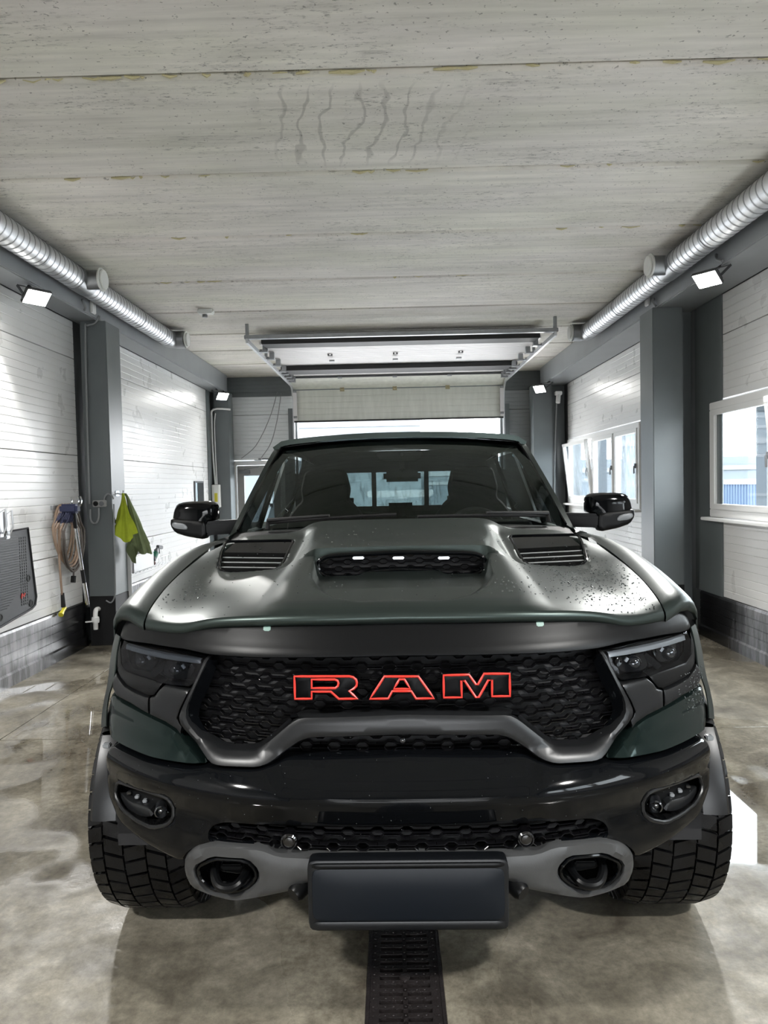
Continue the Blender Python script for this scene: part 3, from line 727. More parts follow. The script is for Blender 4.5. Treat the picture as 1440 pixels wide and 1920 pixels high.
# ---------------------------------------------------------------- front face
lip = [(750, 1161), (955, 1159), (1050, 1158.5), (1106, 1159.5), (1140, 1164), (1170, 1171), (1190, 1171), (1213, 1167), (1246, 1159), (1274, 1148)]
hdr_low = [(1297, 1178), (1290, 1184), (1240, 1193), (1170, 1206), (1127, 1217), (1106, 1220), (1040, 1226), (955, 1229), (750, 1232)]
hdr_up = [(u, v-6) for u, v in lip]+[(1290, 1152)]
LIPW = [hit(u, v) for u, v in lip]
puff('grille_header', sym(fp(hdr_up+hdr_low)), 'satin_black', r=.016, thick=.07, step=.018, extra=lambda x, z: -.006*S((1.17-z)/.03))
low = [(750, 1380), (934, 1381), (955, 1386), (972, 1396), (1016, 1428), (1041, 1436), (1118, 1431), (1134, 1424), (1186, 1352), (1191, 1336), (1184, 1318), (1164, 1281), (1134, 1222)]
crease = [(1126, 1226), (1152, 1277), (1171, 1316), (1173, 1340), (1148, 1373), (1110, 1399), (1047, 1402), (1030, 1392), (974, 1348), (955, 1339), (750, 1338)]
meshb = [(1106, 1226), (1128, 1280), (1144, 1310), (1147, 1338), (1120, 1382), (1104, 1389), (1042, 1394), (1024, 1380), (972, 1342), (955, 1332), (750, 1331)]
puff('grille_surround', sym(fp(low+crease, -.012)), 'satin_grey', off=-.012, r=.014, thick=.05, step=.016)
cr3 = [hit(u, v, -.004) for u, v in crease]; mb3 = [hit(u, v, .045) for u, v in meshb]
for s in (1, -1):
    A = spline([(s*p.x, p.y, p.z) for p in cr3], 5); B = spline([(s*p.x, p.y, p.z) for p in mb3], 5)
    L(MB().grid([A, B]), 'grille_inner_bezel', 'gloss_black')
mp_ = fp([(750, 1214), (955, 1212), (1108, 1204), (1140, 1270), (1158, 1300), (1164, 1340), (1132, 1400), (1102, 1408), (1038, 1410), (1012, 1394), (962, 1354), (945, 1348), (750, 1347)], .045)
honeycomb('grille_mesh', [sym(mp_)], off=.045)
lowm = sym(fp([(750, 1366), (960, 1368), (1004, 1398), (1018, 1430), (750, 1432)], .05))
honeycomb('lower_grille_mesh', [lowm], off=.05)
puff('radiator_shutter', sym(fp([(750, 1215), (1120, 1205), (1165, 1290), (1168, 1345), (1120, 1425), (750, 1430)], .085)), 'void', off=.085, r=.004, thick=.01, step=.05)
L(MB().lathe([(.007, 0), (.007, -.012), (.003, -.014)], tuple(hit(755, 1386, .03)), (0, 1, 0), 12), 'front_camera', 'lens_dark')
# cheeks beside the grille, lamp trays
cheek = [(1166, 1283), (1214, 1273), (1224, 1281), (1233, 1293), (1243, 1296), (1244, 1326), (1214, 1341), (1194, 1355), (1186, 1366), (1184, 1352), (1192, 1336), (1185, 1318)]
pair('grille_cheek', fp(cheek), 'satin_grey', r=.004, thick=.06, step=.014, ch=0)
cheek2 = [(1246, 1295), (1270, 1285), (1291, 1272), (1302, 1256), (1307, 1246), (1313, 1256), (1315, 1273), (1307, 1289), (1280, 1304), (1247, 1325)]
pair('lamp_surround', fp(cheek2), 'satin_grey', r=.005, thick=.06, step=.012, ch=0)
tray = [(1218, 1268), (1243, 1259), (1288, 1243), (1296, 1230), (1297, 1186), (1304, 1210), (1306, 1240), (1300, 1255), (1288, 1270), (1246, 1292), (1236, 1291), (1226, 1280)]
pair('lamp_tray', fp(tray), 'satin_black', r=.005, off=.006, thick=.05, step=.012, ch=0)
# headlights
lens = [(1130, 1221), (1200, 1204), (1289, 1184), (1296, 1200), (1295, 1231), (1286, 1243), (1243, 1258), (1222, 1267), (1205, 1271), (1166, 1276), (1152, 1266)]
lensP = fp(lens, .006)
for s in (1, -1):
    P = lensP if s > 0 else mir(lensP)
    housing = puff('headlight', P, 'plastic', off=.075, r=.003, thick=.03, step=.03, ch=0)
    m = MB(); q = resample(P, .02); n = len(q)
    m.grid([[(x, FS(x, z)+.012, z) for x, z in q+q[:1]], [(x, FS(x, z)+.078, z) for x, z in q+q[:1]]]); L(m, 'lamp_bowl', 'gloss_black', housing)
    puff('lamp_lens', P, 'lens_cover' if s > 0 else 'lens_smoke', off=.006, r=.004, thick=.004, step=.02, parent=housing, back=False, ch=0)
    bar = fp([(1140, 1224), (1284, 1191), (1286, 1200), (1143, 1233)], .03)
    puff('running_light', bar if s > 0 else mir(bar), 'lamp_grey', off=.03, r=.003, thick=.02, step=.02, parent=housing, ch=0)
    for (u, v, w, h) in ((1186, 1243, 33, 20), (1252, 1224, 27, 20)):
        c = hit(u, v, .045)
        fr = fp([(u-w, v+h*.1), (u-w*.8, v-h*.75), (u+w*.85, v-h), (u+w, v+h*.4), (u+w*.7, v+h*.85), (u-w*.55, v+h)], .04)
        pr = puff('projector_housing', fr if s > 0 else mir(fr), 'gloss_black', off=.045, r=.005, thick=.02, step=.02, parent=housing)
        rr = .020
        L(MB().lathe([(rr*1.25, .012), (rr*1.25, -.006), (rr*1.1, -.010), (rr, -.008)] + [(rr*math.cos(a), -.008-rr*.7*math.sin(a)) for a in (.3, .6, .9, 1.2, 1.45)], (s*c.x, c.y, c.z), (0, 1, 0), 20), 'projector_lens', 'lens_dark', housing)
        c2 = hit(u-14, v-6, .03)
        L(MB().bar((s*c2.x, c2.y, c2.z-.005), (s*c2.x+s*.008, c2.y, c2.z+.006), .007, .008), 'lamp_facet', 'lens_clear', housing)
    L(MB().bar((s*hit(1218, 1236).x, hit(1218, 1236).y+.05, hit(1218, 1236).z), (s*hit(1243, 1256).x, hit(1243, 1256).y+.03, hit(1243, 1256).z), .008, .02), 'lamp_divider', 'satin_black', housing)
# coloured brow under each lamp
brow = [(1324, 1292), (1318, 1286), (1308, 1294), (1282, 1308), (1247, 1327), (1210, 1346), (1192, 1360), (1170, 1389), (1141, 1425), (1148, 1431), (1171, 1432), (1248, 1417), (1317, 1383), (1328, 1374), (1330, 1335)]
pair('bumper_brow', fp(brow, -.006), 'paint_gloss', off=-.006, r=.032, thick=.06, step=.012)
# gloss bumper with pockets
bump = [(750, 1419), (990, 1419), (1012, 1429), (1041, 1438), (1120, 1434), (1138, 1430), (1171, 1434), (1250, 1419), (1320, 1385), (1330, 1396), (1333, 1440), (1331, 1476), (1313, 1527), (1257, 1575), (1193, 1608),
        (1190, 1598), (1170, 1582), (1136, 1574), (1041, 1584), (1007, 1599), (750, 1606)]
lg = [(750, 1552), (985, 1545), (1106, 1536), (1128, 1541), (1139, 1552), (1140, 1568), (1041, 1580), (1007, 1594), (750, 1600)]
fog = [(1206, 1500), (1218, 1484), (1312, 1452), (1318, 1478), (1305, 1506), (1278, 1528), (1248, 1543), (1220, 1538), (1206, 1526)]
fogP = fp(fog)
def pocket(x, z):
    w = interp(z, [(.79, .335), (.90, .39)]); return .016*S((w-abs(x))/.018+.5)*S((z-.795)/.014)
puff('bumper_cover', sym(fp(bump)), 'gloss_black', holes=[sym(fp(lg)), fogP, mir(fogP)], r=.007, thick=.07, step=.015, extra=pocket)
honeycomb('bumper_grille_mesh', [sym(fp([(750, 1536), (1112, 1518), (1152, 1530), (1152, 1585), (1041, 1598), (1007, 1612), (750, 1618)], .01))], off=.012)
puff('bumper_grille_back', sym(fp([(750, 1545), (1150, 1525), (1150, 1585), (750, 1610)], .06)), 'void', off=.06, r=.002, thick=.01, step=.05)
for s in (1, -1):
    c = hit(985, 1570, .0); ss = L(MB().lathe([(.022, .02), (.022, -.012), (.018, -.016), (.016, -.010), (.013, -.010), (.012, -.014), (.004, -.015)], (s*c.x, c.y, c.z), (0, 1, 0), 24), 'parking_sensor', 'mesh_black')
    # fog lamp pocket
    fo = puff('fog_lamp', fogP if s > 0 else mir(fogP), 'satin_black', off=.055, r=.003, thick=.02, step=.03)
    q = chaikin(fogP if s > 0 else mir(fogP), 1)
    L(MB().grid([[(x, FS(x, z)+.004, z) for x, z in q+q[:1]], [(x, FS(x, z)+.058, z) for x, z in q+q[:1]]]), 'pocket_wall', 'plastic', fo)
    rim = MB().tube([(x, FS(x, z)+.002, z) for x, z in q], .006, 8, closed=True); L(rim, 'pocket_rim', 'satin_grey', fo)
    c = hit(1229, 1509, .03); L(MB().lathe([(.019, .03), (.019, -.014), (.015, -.017), (.014, -.006), (.010, -.010), (.003, -.012)], (s*c.x, c.y, c.z), (s*.25, 1, 0), 20), 'fog_lens', 'lens_dark', fo)
    sw = fp([(1243, 1520), (1250, 1502), (1285, 1492), (1314, 1462), (1314, 1488), (1290, 1510), (1262, 1522)], .03)
    puff('fog_bezel', sw if s > 0 else mir(sw), 'satin_grey', off=.024, r=.008, thick=.03, step=.02, parent=fo)
    for k in range(3):
        c = hit(1260+k*15, 1491-k*8, .045); L(MB().box((s*c.x-.007, c.y-.004, c.z-.005), (s*c.x+.007, c.y+.012, c.z+.005)), 'led_chip', 'lens_dark' if k == 2 else 'lamp_grey', fo, bevel=.002)
# steel lower bumper and tow hooks
skid = [(750, 1607), (1007, 1601), (1041, 1587), (1136, 1577), (1170, 1585), (1191, 1606), (1193, 1631), (1180, 1661), (1140, 1679), (1097, 1690), (1054, 1685), (985, 1672), (955, 1656), (750, 1650)]
hole = [(1050, 1630), (1068, 1611), (1136, 1605), (1170, 1622), (1167, 1645), (1145, 1669), (1102, 1677), (1072, 1669), (1050, 1650)]
hp = fp(hole, -.02)
puff('steel_bumper', sym(fp(skid, -.02)), 'steel_skid', holes=[hp, mir(hp)], off=-.02, r=.022, thick=.05, step=.015, bstep=.010)
for s in (1, -1):
    h_ = hp if s > 0 else mir(hp); q = chaikin(h_, 1)
    fr = puff('tow_hook', h_, 'void', off=.10, r=.002, thick=.02, step=.05)
    L(MB().grid([[(x, FS(x, z)-.004, z) for x, z in q+q[:1]], [(x, FS(x, z)+.10, z) for x, z in q+q[:1]]]), 'hole_liner', 'gloss_black', fr)
    cxm = sum(p[0] for p in h_)/len(h_); czm = sum(p[1] for p in h_)/len(h_)
    q2 = [(cxm+(x-cxm)*.93, czm+(z-czm)*.91) for x, z in q]
    L(MB().tube([(x, FS(x, z)-.002, z) for x, z in q2], .0055, 8, closed=True), 'hole_trim', 'gloss_black', fr)
    hk = [(cxm-.045, .12, czm+.02), (cxm-.045, .06, czm-.005), (cxm-.02, .02, czm-.022), (cxm+.02, .02, czm-.022), (cxm+.045, .06, czm-.005), (cxm+.045, .12, czm+.02)]
    hk = [(x, y+cx(cxm), z) for x, y, z in hk]
    L(MB().tube(spline(hk, 5), .013, 10), 'hook_loop', 'satin_black', fr)
    L(MB().box((cxm-.03, .07+cx(cxm), czm-.004), (cxm+.03, .10+cx(cxm), czm+.012)), 'hook_plate', 'satin_black', fr, bevel=.004)
# licence plate holder (blank)
pl = [hit(578.5, 1610, surf=tplane(-.02)), hit(953.5, 1607, surf=tplane(-.02)), hit(954, 1742, surf=tplane(-.02)), hit(577.5, 1741, surf=tplane(-.02))]
x0 = (pl[0].x+pl[3].x)/2; x1 = (pl[1].x+pl[2].x)/2; z1 = (pl[0].z+pl[1].z)/2; z0 = (pl[2].z+pl[3].z)/2
PL = puff('licence_plate', [(x0, z0), (x1, z0), (x1, z1), (x0, z1)], 'plate_rim', surf=tplane(-.03), r=.006, thick=.035, step=.06, ch=2)
puff('plate_blank', [(x0+.012, z0+.03), (x1-.012, z0+.03), (x1-.012, z1-.022), (x0+.012, z1-.022)], 'plate_face', surf=tplane(-.0325), r=.002, thick=.01, step=.08, parent=PL, ch=2)
puff('plate_header', [(x0+.012, z1-.021), (x1-.012, z1-.021), (x1-.012, z1-.007), (x0+.012, z1-.007)], 'satin_black', surf=tplane(-.036), r=.004, thick=.01, step=.08, parent=PL)
puff('plate_footer', [(x0+.012, z0+.006), (x1-.012, z0+.006), (x1-.012, z0+.028), (x0+.012, z0+.028)], 'plate_rim', surf=tplane(-.034), r=.003, thick=.01, step=.08, parent=PL)
for s in (-1, 1): L(MB().box((s*.17-.03, -.005, z0+.05), (s*.17+.03, .06, z1-.03)), 'plate_bracket', 'plastic', PL)
# badge letters
def lp(pts): return [(540+x/3.3488, 1240+y/3.3488) for x, y in pts]
LET = {'R': ([(42, 92), (385, 91), (410, 97), (428, 112), (434, 132), (430, 152), (412, 170), (385, 183), (436, 231), (320, 232), (270, 187), (150, 187), (150, 231), (46, 232)], [(150, 111), (295, 111), (312, 118), (318, 134), (314, 152), (298, 165), (150, 165)]),
       'A': ([(606, 92), (818, 92), (916, 229), (804, 230), (774, 184), (655, 184), (630, 230), (515, 232)], [(700, 110), (731, 110), (768, 170), (664, 170)]),
       'M': ([(976, 85), (1135, 81), (1178, 141), (1192, 141), (1230, 75), (1390, 75), (1392, 215), (1280, 216), (1280, 114), (1256, 115), (1197, 221), (1178, 222), (1108, 118), (1087, 118), (1090, 223), (978, 224)], None)}
LS = tplane(.062)
for ch_, (o_, h_) in LET.items():
    P = fp(lp(o_), 0, LS)
    if area2(P) < 0: P = P[::-1]
    def grow(poly, d):
        n = len(poly); out = []
        for i in range(n):
            a, b, c = (np.array(poly[i-1]), np.array(poly[i]), np.array(poly[(i+1) % n])); d1 = (b-a)/np.linalg.norm(b-a); d2 = (c-b)/np.linalg.norm(c-b)
            n1 = np.array([d1[1], -d1[0]]); n2 = np.array([d2[1], -d2[0]]); k = n1+n2; k = k/max(.25, (k@k)/2); out.append(tuple(b+k*d))
        return out
    H = fp(lp(h_), 0, LS) if h_ else None
    if H and area2(H) < 0: H = H[::-1]
    body = puff('badge_letter', grow(P, .0055), 'letter_black', holes=[grow(H, -.004)] if H else (), surf=tplane(.058), r=.0055, thick=.03, step=.03, bstep=.006, ch=0)
    tag(body, 'black chrome edged badge letter ' + ch_ + ' with a red outline')
    for c in [P]+([H] if H else []):
        q = resample(c, .02); L(MB().tube([(x, .0575, z) for x, z in q], .0034, 6, closed=True), 'red_outline', 'red', body)
for s in (1, -1):
    c = hit(1012, 1169.5, -.001); puff('marker_light', [(s*c.x-.010, c.z-.007), (s*c.x+.012, c.z-.007), (s*c.x+.012, c.z+.007), (s*c.x-.010, c.z+.007)], 'marker', off=-.002, r=.001, thick=.006, step=.02)
# ---------------------------------------------------------------- hood
ZL = [(p.x, p.z) for p in LIPW]; ZL[0] = (0, ZL[0][1])
TLt = [(p.x, p.y) for p in LIPW]; TLt[0] = (0, TLt[0][1])
TREAR = 1.46
def zl(x): return sinterp(abs(x), ZL)+.022
def tl(x): return .165+cx(x)*.92
ZR = [(0, 1.464), (.30, 1.462), (.40, 1.454), (.48, 1.418), (.56, 1.406), (.66, 1.395), (.78, 1.375), (.86, 1.345), (.95, 1.31)]
GC = [(0, 0), (.02, .07), (.06, .15), (.15, .245), (.45, .51), (.65, .70), (1, 1)]
GF = [(0, 0), (.03, .05), (.10, .115), (.30, .235), (.57, .385), (.8, .72), (1, 1)]
GS = [(0, 0), (.03, .13), (.10, .28), (.25, .46), (.42, .63), (.7, .84), (1, 1)]
def zh0(x, t):
    x = abs(x); a = tl(x); tau = max(0., min(1.1, (t-a)/(TREAR-a)))
    k = S((x-.345)/.125); e = S((x-.66)/.18)
    g = (sinterp(tau, GC)*(1-k)+sinterp(tau, GF)*k)*(1-e)+sinterp(tau, GS)*e
    z0 = zl(x); w = S((tau-.06)/.2)*(1-.6*S((tau-.55)/.4))
    return z0+(sinterp(x, ZR)-z0)*g+w*.022*math.exp(-((x-.72)/.10)**2)
TS = .795
def zb(x): return 1.292+.020*S((.17-abs(x))/.05)
def zh1(x, t):
    z = zh0(x, t); ax = abs(x)
    if t < TS:
        w = interp(t, [(.22, .12), (.27, .20), (.36, .255), (.5, .295), (.8, .312)])
        q = S((w-ax)/.03+.35)*S((t-.215)/.06)
        zf = interp(t, [(.2, zh0(x, .2)-.001), (.26, 1.262), (.45, 1.288), (.62, 1.296), (TS, zb(x))])
        z = z*(1-q)+min(z, zf)*q
    else:
        z += .024*S((.385-ax)/.08)*(1-S((t-TS)/.42))
    return z
def hhit(u, v, f=zh1):
    d = lray(u, v); prev = None
    for i in range(900):
        t = .2+i*.0016; k = (t-_O.y)/d.y; p = _O+d*k
        if p.z < f(p.x, p.y): return p
    return p
vent = [(955, 1006), (967, 1030), (980, 1052), (993, 1062), (1090, 1062), (1101, 1053), (1094, 1025), (1084, 1003)]
def vpl(x, t): return 1.297+(t-.94)*.235+(abs(x)-.60)*.03          # the flat the extractors lie in
VP_ = [(lambda p: (p.x, p.y))(hhit(u, v, vpl)) for u, v in vent]
def vdepth(X):
    r = np.zeros(len(X)); B = []
    for poly in (VP_, mir(VP_)):
        q = chaikin(poly, 1); d = bdist(X, [q]); ins = inside(X, q); sd = np.where(ins, d, -d)
        r = np.maximum(r, np.clip(sd/.014+.3, 0, 1)); B.append(np.clip(sd/.11+1, 0, 1))
    return r, np.maximum(B[0], B[1])
NX, NT = 170, 120
taus = [0]+[((i+.6)/NT)**1.08 for i in range(NT)]; taus[-1] = 1.
rows = []; flat = []
for tau in taus:
    row = []
    for i in range(NX+1):
        s = -1+2*i/NX; W = .815+.055*tau; x = s*W; a = tl(x); t = a+tau*(TREAR-a)
        row.append([x, t, zh1(x, t)])
    rows.append(row)
P2 = np.array([(p[0], p[1]) for r in rows for p in r]); dv, bl = vdepth(P2)
for p, d, b in zip([p for r in rows for p in r], dv, bl):
    b = b*b*(3-2*b); p[2] = p[2]*(1-b)+vpl(p[0], p[1])*b
Zg = np.array([[p[2] for p in r] for r in rows]); Xg = np.abs(np.array([[p[0] for p in r] for r in rows]))
wsm = np.clip((Xg-.44)/.05, 0, 1); wsm[0] = wsm[-1] = 0; wsm[:, 0] = wsm[:, -1] = 0
for _ in range(70):                      # fair the flanks
    A_ = Zg.copy(); A_[1:-1, 1:-1] = (Zg[:-2, 1:-1]+Zg[2:, 1:-1]+Zg[1:-1, :-2]+Zg[1:-1, 2:])/4; Zg = Zg*(1-wsm)+A_*wsm
for r, zr_ in zip(rows, Zg):
    for p, z in zip(r, zr_): p[2] = float(z)
HOODP = np.array([(p[0], p[1]) for r in rows for p in r]); HOODZ = Zg.reshape(-1)
def zhood(x, t): return float(HOODZ[np.argmin((HOODP[:, 0]-x)**2+(HOODP[:, 1]-t)**2)])
for p, d in zip([p for r in rows for p in r], dv): p[2] -= .045*d
lipr = []
for dy, dz in ((.012, -.034), (.0, -.030), (-.006, -.020), (-.007, -.010)):
    lipr.append([[p[0], p[1]+dy, p[2]+dz] for p in rows[0]])
hood = L(MB().grid(lipr+rows), 'hood', 'paint', ang=60)
# scoop insert
so = [(750, 1035), (870, 1036), (893, 1038), (908, 1046), (909, 1060), (903, 1071), (881, 1079), (828, 1077), (812, 1069), (750, 1067)]
SS = tplane(.755); soP = sym(fp(so, 0, SS))
sc_ = puff('hood_scoop', soP, 'void', surf=tplane(.769), r=.002, thick=.01, step=.05, parent=hood)
honeycomb('scoop_mesh', [soP], surf=tplane(.752), pitch=.066, row=.026, a=.015, b=.007, h=.009, g=.003, depth=.012, parent=hood)
L(MB().tube([(x, .746, z) for x, z in chaikin(soP, 2)], .0085, 8, closed=True), 'scoop_rim', 'gloss_black', hood)
for u in (672, 747, 832):
    c = hit(u, 1046, surf=tplane(.745)); L(MB().box((c.x-.021, c.y-.006, c.z-.005), (c.x+.021, c.y+.008, c.z+.005)), 'scoop_lamp', 'lens_clear', hood, bevel=.003)
# heat extractors
for s in (1, -1):
    vp = VP_ if s > 0 else mir(VP_); q = chaikin(vp, 2)
    va = puff('hood_vent', vp, 'gloss_black', surf=lambda x, t: vpl(x, t)-.034, r=.001, thick=.006, step=.03, axis='z', parent=hood)
    L(MB().tube([(x, t, vpl(x, t)+.0015) for x, t in q], .0065, 8, closed=True), 'vent_rim', 'gloss_black', hood)
    ts_ = [p[1] for p in q]; t0, t1 = min(ts_), max(ts_)
    def span(t):
        xs = []
        for i in range(len(q)):
            a, b = q[i], q[(i+1) % len(q)]
            if (a[1]-t)*(b[1]-t) < 0: xs.append(a[0]+(b[0]-a[0])*(t-a[1])/(b[1]-a[1]))
        return (min(xs), max(xs)) if len(xs) > 1 else None
    for k in range(3):
        t = .972+k*.058; sp = span(t)
        if not sp: continue
        a, b = sp[0]+.006, sp[1]-.006; n = 8; top = []; bot = []; r1 = []; r0 = []
        for i in range(n+1):
            x = a+(b-a)*i/n; z = vpl(x, t)
            r0.append((x, t-.012, z-.026)); r1.append((x, t+.020, z-.003))
        m = MB().grid([r0, r1]); lv = L(m, 'vent_louvre', 'gloss_black', hood, solid=.004); L(MB().tube(r1, .0035, 6), 'louvre_highlight', 'galv_dark', hood)  # brighter metal strip puts the edge highlight into the colour
    tb = 1.15; R0 = []; R1 = []; R2 = []
    sp0, sp1 = span(tb), span(t1-.02)
    if sp0 and sp1:
        for i in range(9):
            f = i/8; x = sp0[0]+.006+(sp0[1]-sp0[0]-.012)*f; R0.append((x, tb, vpl(x, tb)-.016)); R1.append((x, tb+.012, vpl(x, tb)-.001))
            x = sp1[0]+.004+(sp1[1]-sp1[0]-.008)*f; R2.append((x, t1-.02, vpl(x, t1-.02)+.001))
        L(MB().grid([R0, R1, R2]), 'vent_cover', 'gloss_black', hood, solid=.004)
# ---------------------------------------------------------------- fenders, flares
def fender(s):
    secs = [(0, 0), (.03, .006), (.07, .004), (.105, -.008), (.128, -.03), (.143, -.06), (.152, -.10), (.158, -.16), (.165, -.24), (.17, -.32)]
    rows = []
    for i in range(41):
        tau = i/40; row = []
        for j, (dx_, dz_) in enumerate(secs):
            W0 = .822; xf = W0+dx_; tf = (.165+cx(xf)*.92) if j < 6 else .165+cx(.965)*.92+.02*(j-5)
            t = tf+tau*(1.78-tf); W = .822+.055*min(1, max(0, (t-.36)/1.1))
            x = W+dx_*(1-.18*S((t-1.0)/.7)); z = zh0(.84, min(t, TREAR))+dz_*(1.0)
            if tau == 0: z -= .004
            row.append((s*x, t, z))
        rows.append(row)
    nose = [[(p[0]*(1 if j < 4 else 1), p[1]+dy, p[2]+dz) if j < 6 else (p[0]-s*.006, p[1]+dy*.5, p[2]) for j, p in enumerate(rows[0])] for dy, dz in ((.014, -.040), (-.002, -.030), (-.006, -.014))]
    return L(MB().grid(nose+rows, flip=s < 0), 'fender', 'paint', ang=60)
for s in (1, -1):
    fender(s)
    ci = [hit(u, v, .004) for u, v in ((1296, 1176), (1300, 1190), (1305, 1215), (1309, 1245), (1314, 1265), (1322, 1288), (1328, 1318), (1330, 1346))]
    co = [hit(u, v, surf=tplane(.60)) for u, v in ((1299, 1160), (1308, 1186), (1316, 1220), (1321, 1250), (1325, 1275), (1329, 1298), (1334, 1322), (1337, 1346))]
    cm = [a.lerp(b, .45)+Vector((.006, -.012, 0)) for a, b in zip(ci, co)]
    A_, B_, C_ = [spline([(s*p.x, p.y, p.z) for p in q], 4) for q in (ci, cm, co)]
    L(MB().grid([A_, B_, C_]), 'fender_front_edge', 'paint', ang=60, solid=.004)
    def arch(th0, th1, prof, n=22, dip=0):
        rows = []
        for i in range(n+1):
            th = math.radians(th0+(th1-th0)*i/n)
            rows.append([(s*x, .97-R*math.cos(th), .46+R*math.sin(th)) for R, x in prof])
        return MB().grid(rows)
    L(arch(38, 172, [(.58, .975), (.565, 1.00), (.55, 1.028), (.535, 1.042), (.50, 1.044), (.475, 1.03), (.475, .96)]), 'wheel_flare', 'satin_black')
    m = arch(8, 37, [(.535, .96), (.545, 1.00), (.542, 1.035), (.53, 1.046), (.49, 1.048), (.472, 1.03), (.472, .96)])
    L(m, 'flare_end', 'satin_grey')
    c = hit(1331, 1384, surf=tplane(.455)); L(MB().box((s*c.x-.012, c.y-.004, c.z-.008), (s*c.x+.012, c.y+.02, c.z+.008)), 'side_reflector', 'lamp_grey', bevel=.003)
    L(arch(-5, 185, [(.468, .62), (.468, .98)]), 'wheel_well', 'void')
    L(MB().box((s*.98-.012, 1.45, .55), (s*.98+.012, 1.80, 1.2)), 'fender_rear', 'paint', bevel=.008)
# ---------------------------------------------------------------- wheels
def wheel(x_in, x_out, t, steer=0.):
    s = 1 if x_out > 0 else -1; R = .442; w = abs(x_out-x_in); c = (x_in+x_out)/2
    wp = bpy.data.objects.new('wheel', None); COL.objects.link(wp); wp.parent = T; wp.location = (c, t, R-.004)
    prof = [(.235, -w*.40), (.25, -w*.46), (.33, -w*.52), (.40, -w*.49), (.424, -w*.42), (.428, -w*.2), (.428, 0), (.428, w*.2), (.424, w*.42), (.40, w*.49), (.33, w*.52), (.25, w*.46), (.235, w*.40)]
    m = MB().lathe(prof, (0, 0, 0), (1, 0, 0), 56)
    L(m, 'tyre', 'rubber', wp, ang=50)
    tr = MB(); NB = 46
    lanes = [(-.50, -.34, 0., 1), (-.32, -.13, .35, -1), (-.11, .11, .0, 1), (.13, .32, .5, -1), (.34, .50, .25, 1)]
    for k in range(NB):
        for li, (a, b, ph, sk) in enumerate(lanes):
            a0 = 2*math.pi*(k+ph)/NB; da = 2*math.pi/NB
            g0, g1 = a0+da*.10, a0+da*.90
            shl = li in (0, 4)
            def pt(x, ang, r): return (x*w, r*math.sin(ang), r*math.cos(ang))
            skew = da*.30*sk
            r1 = R-(.012 if shl else 0.)*0
            xo = a if li == 0 else (b if li == 4 else None)
            vs = []
            for r in (.418, None):
                for (x, ang) in ((a, g0-skew/2), (b, g0+skew/2), (b, g1+skew/2), (a, g1-skew/2)):
                    rr = r if r else R-(.014 if (shl and x == xo) else .0)
                    vs.append(pt(x, ang, rr))
            # notch the top face a little smaller
            tr.add(vs, [(3, 2, 1, 0), (4, 5, 6, 7), (0, 1, 5, 4), (1, 2, 6, 5), (2, 3, 7, 6), (3, 0, 4, 7)])
            if shl:
                xs = a*w if li == 0 else b*w; sg = -1 if li == 0 else 1
                tr.add([(xs, .425*math.sin(g0), .425*math.cos(g0)), (xs, .425*math.sin(g1), .425*math.cos(g1)), (xs+sg*.014, .385*math.sin(g1-da*.2), .385*math.cos(g1-da*.2)), (xs+sg*.014, .385*math.sin(g0+da*.1), .385*math.cos(g0+da*.1)),
                        (xs-sg*.01, .43*math.sin(g0), .43*math.cos(g0)), (xs-sg*.01, .43*math.sin(g1), .43*math.cos(g1)), (xs-sg*.004, .385*math.sin(g1), .385*math.cos(g1)), (xs-sg*.004, .385*math.sin(g0), .385*math.cos(g0))],
                       [(0, 1, 2, 3), (4, 5, 1, 0), (5, 6, 2, 1), (6, 7, 3, 2), (7, 4, 0, 3)])
    L(tr, 'tread', 'rubber', wp, ang=20)
    rim = MB().lathe([(.24, -s*w*.42), (.24, s*w*.40), (.225, s*w*.42), (.20, s*w*.30), (.19, s*w*.0), (.19, -s*w*.42)], (0, 0, 0), (1, 0, 0), 40)
    for k in range(6):
        a = 2*math.pi*k/6; rim.bar((s*w*.26, .05*math.sin(a), .05*math.cos(a)), (s*w*.32, .215*math.sin(a), .215*math.cos(a)), .05, .03, up=(1, 0, 0))
    rim.lathe([(.065, 0), (.065, .05), (.05, .065)], (s*w*.20, 0, 0), (s, 0, 0), 20)
    L(rim, 'rim', 'alloy', wp)
    wp.rotation_euler = (0, 0, steer); return wp
w1 = wheel(.775, 1.10, .97); w2 = wheel(-.775, -1.10, .97)
for w0 in (w1, w2):
    r = w0.copy(); COL.objects.link(r); r.location.y = 4.66
    for c in w0.children: q = c.copy(); COL.objects.link(q); q.parent = r
# ---------------------------------------------------------------- chassis
L(MB().box((-.48, .55, .42), (.48, 5.7, .66)).box((-.80, 1.7, .46), (.80, 4.0, .62)), 'chassis', 'void', bevel=.02)
L(MB().tube([(-.78, .97, .42), (.78, .97, .42)], .05, 12).tube([(-.78, 4.66, .42), (.78, 4.66, .42)], .06, 12), 'axle', 'void')
L(MB().prism([(-.42, .12, .56), (.42, .12, .56), (.42, .5, .44), (-.42, .5, .44)], (0, 0, .03)).box((-.55, .30, .50), (.55, .60, .80)), 'skid_plate', 'void', bevel=.01)
for s in (1, -1): L(MB().lathe([(.026, 0), (.026, .08), (.02, .09)], (s*.255, .09, .548), (s*.5, -.6, -.25), 14), 'frame_horn', 'satin_black')
L(MB().box((-.78, .6, .70), (.78, 1.55, 1.12)), 'engine_bay', 'void')
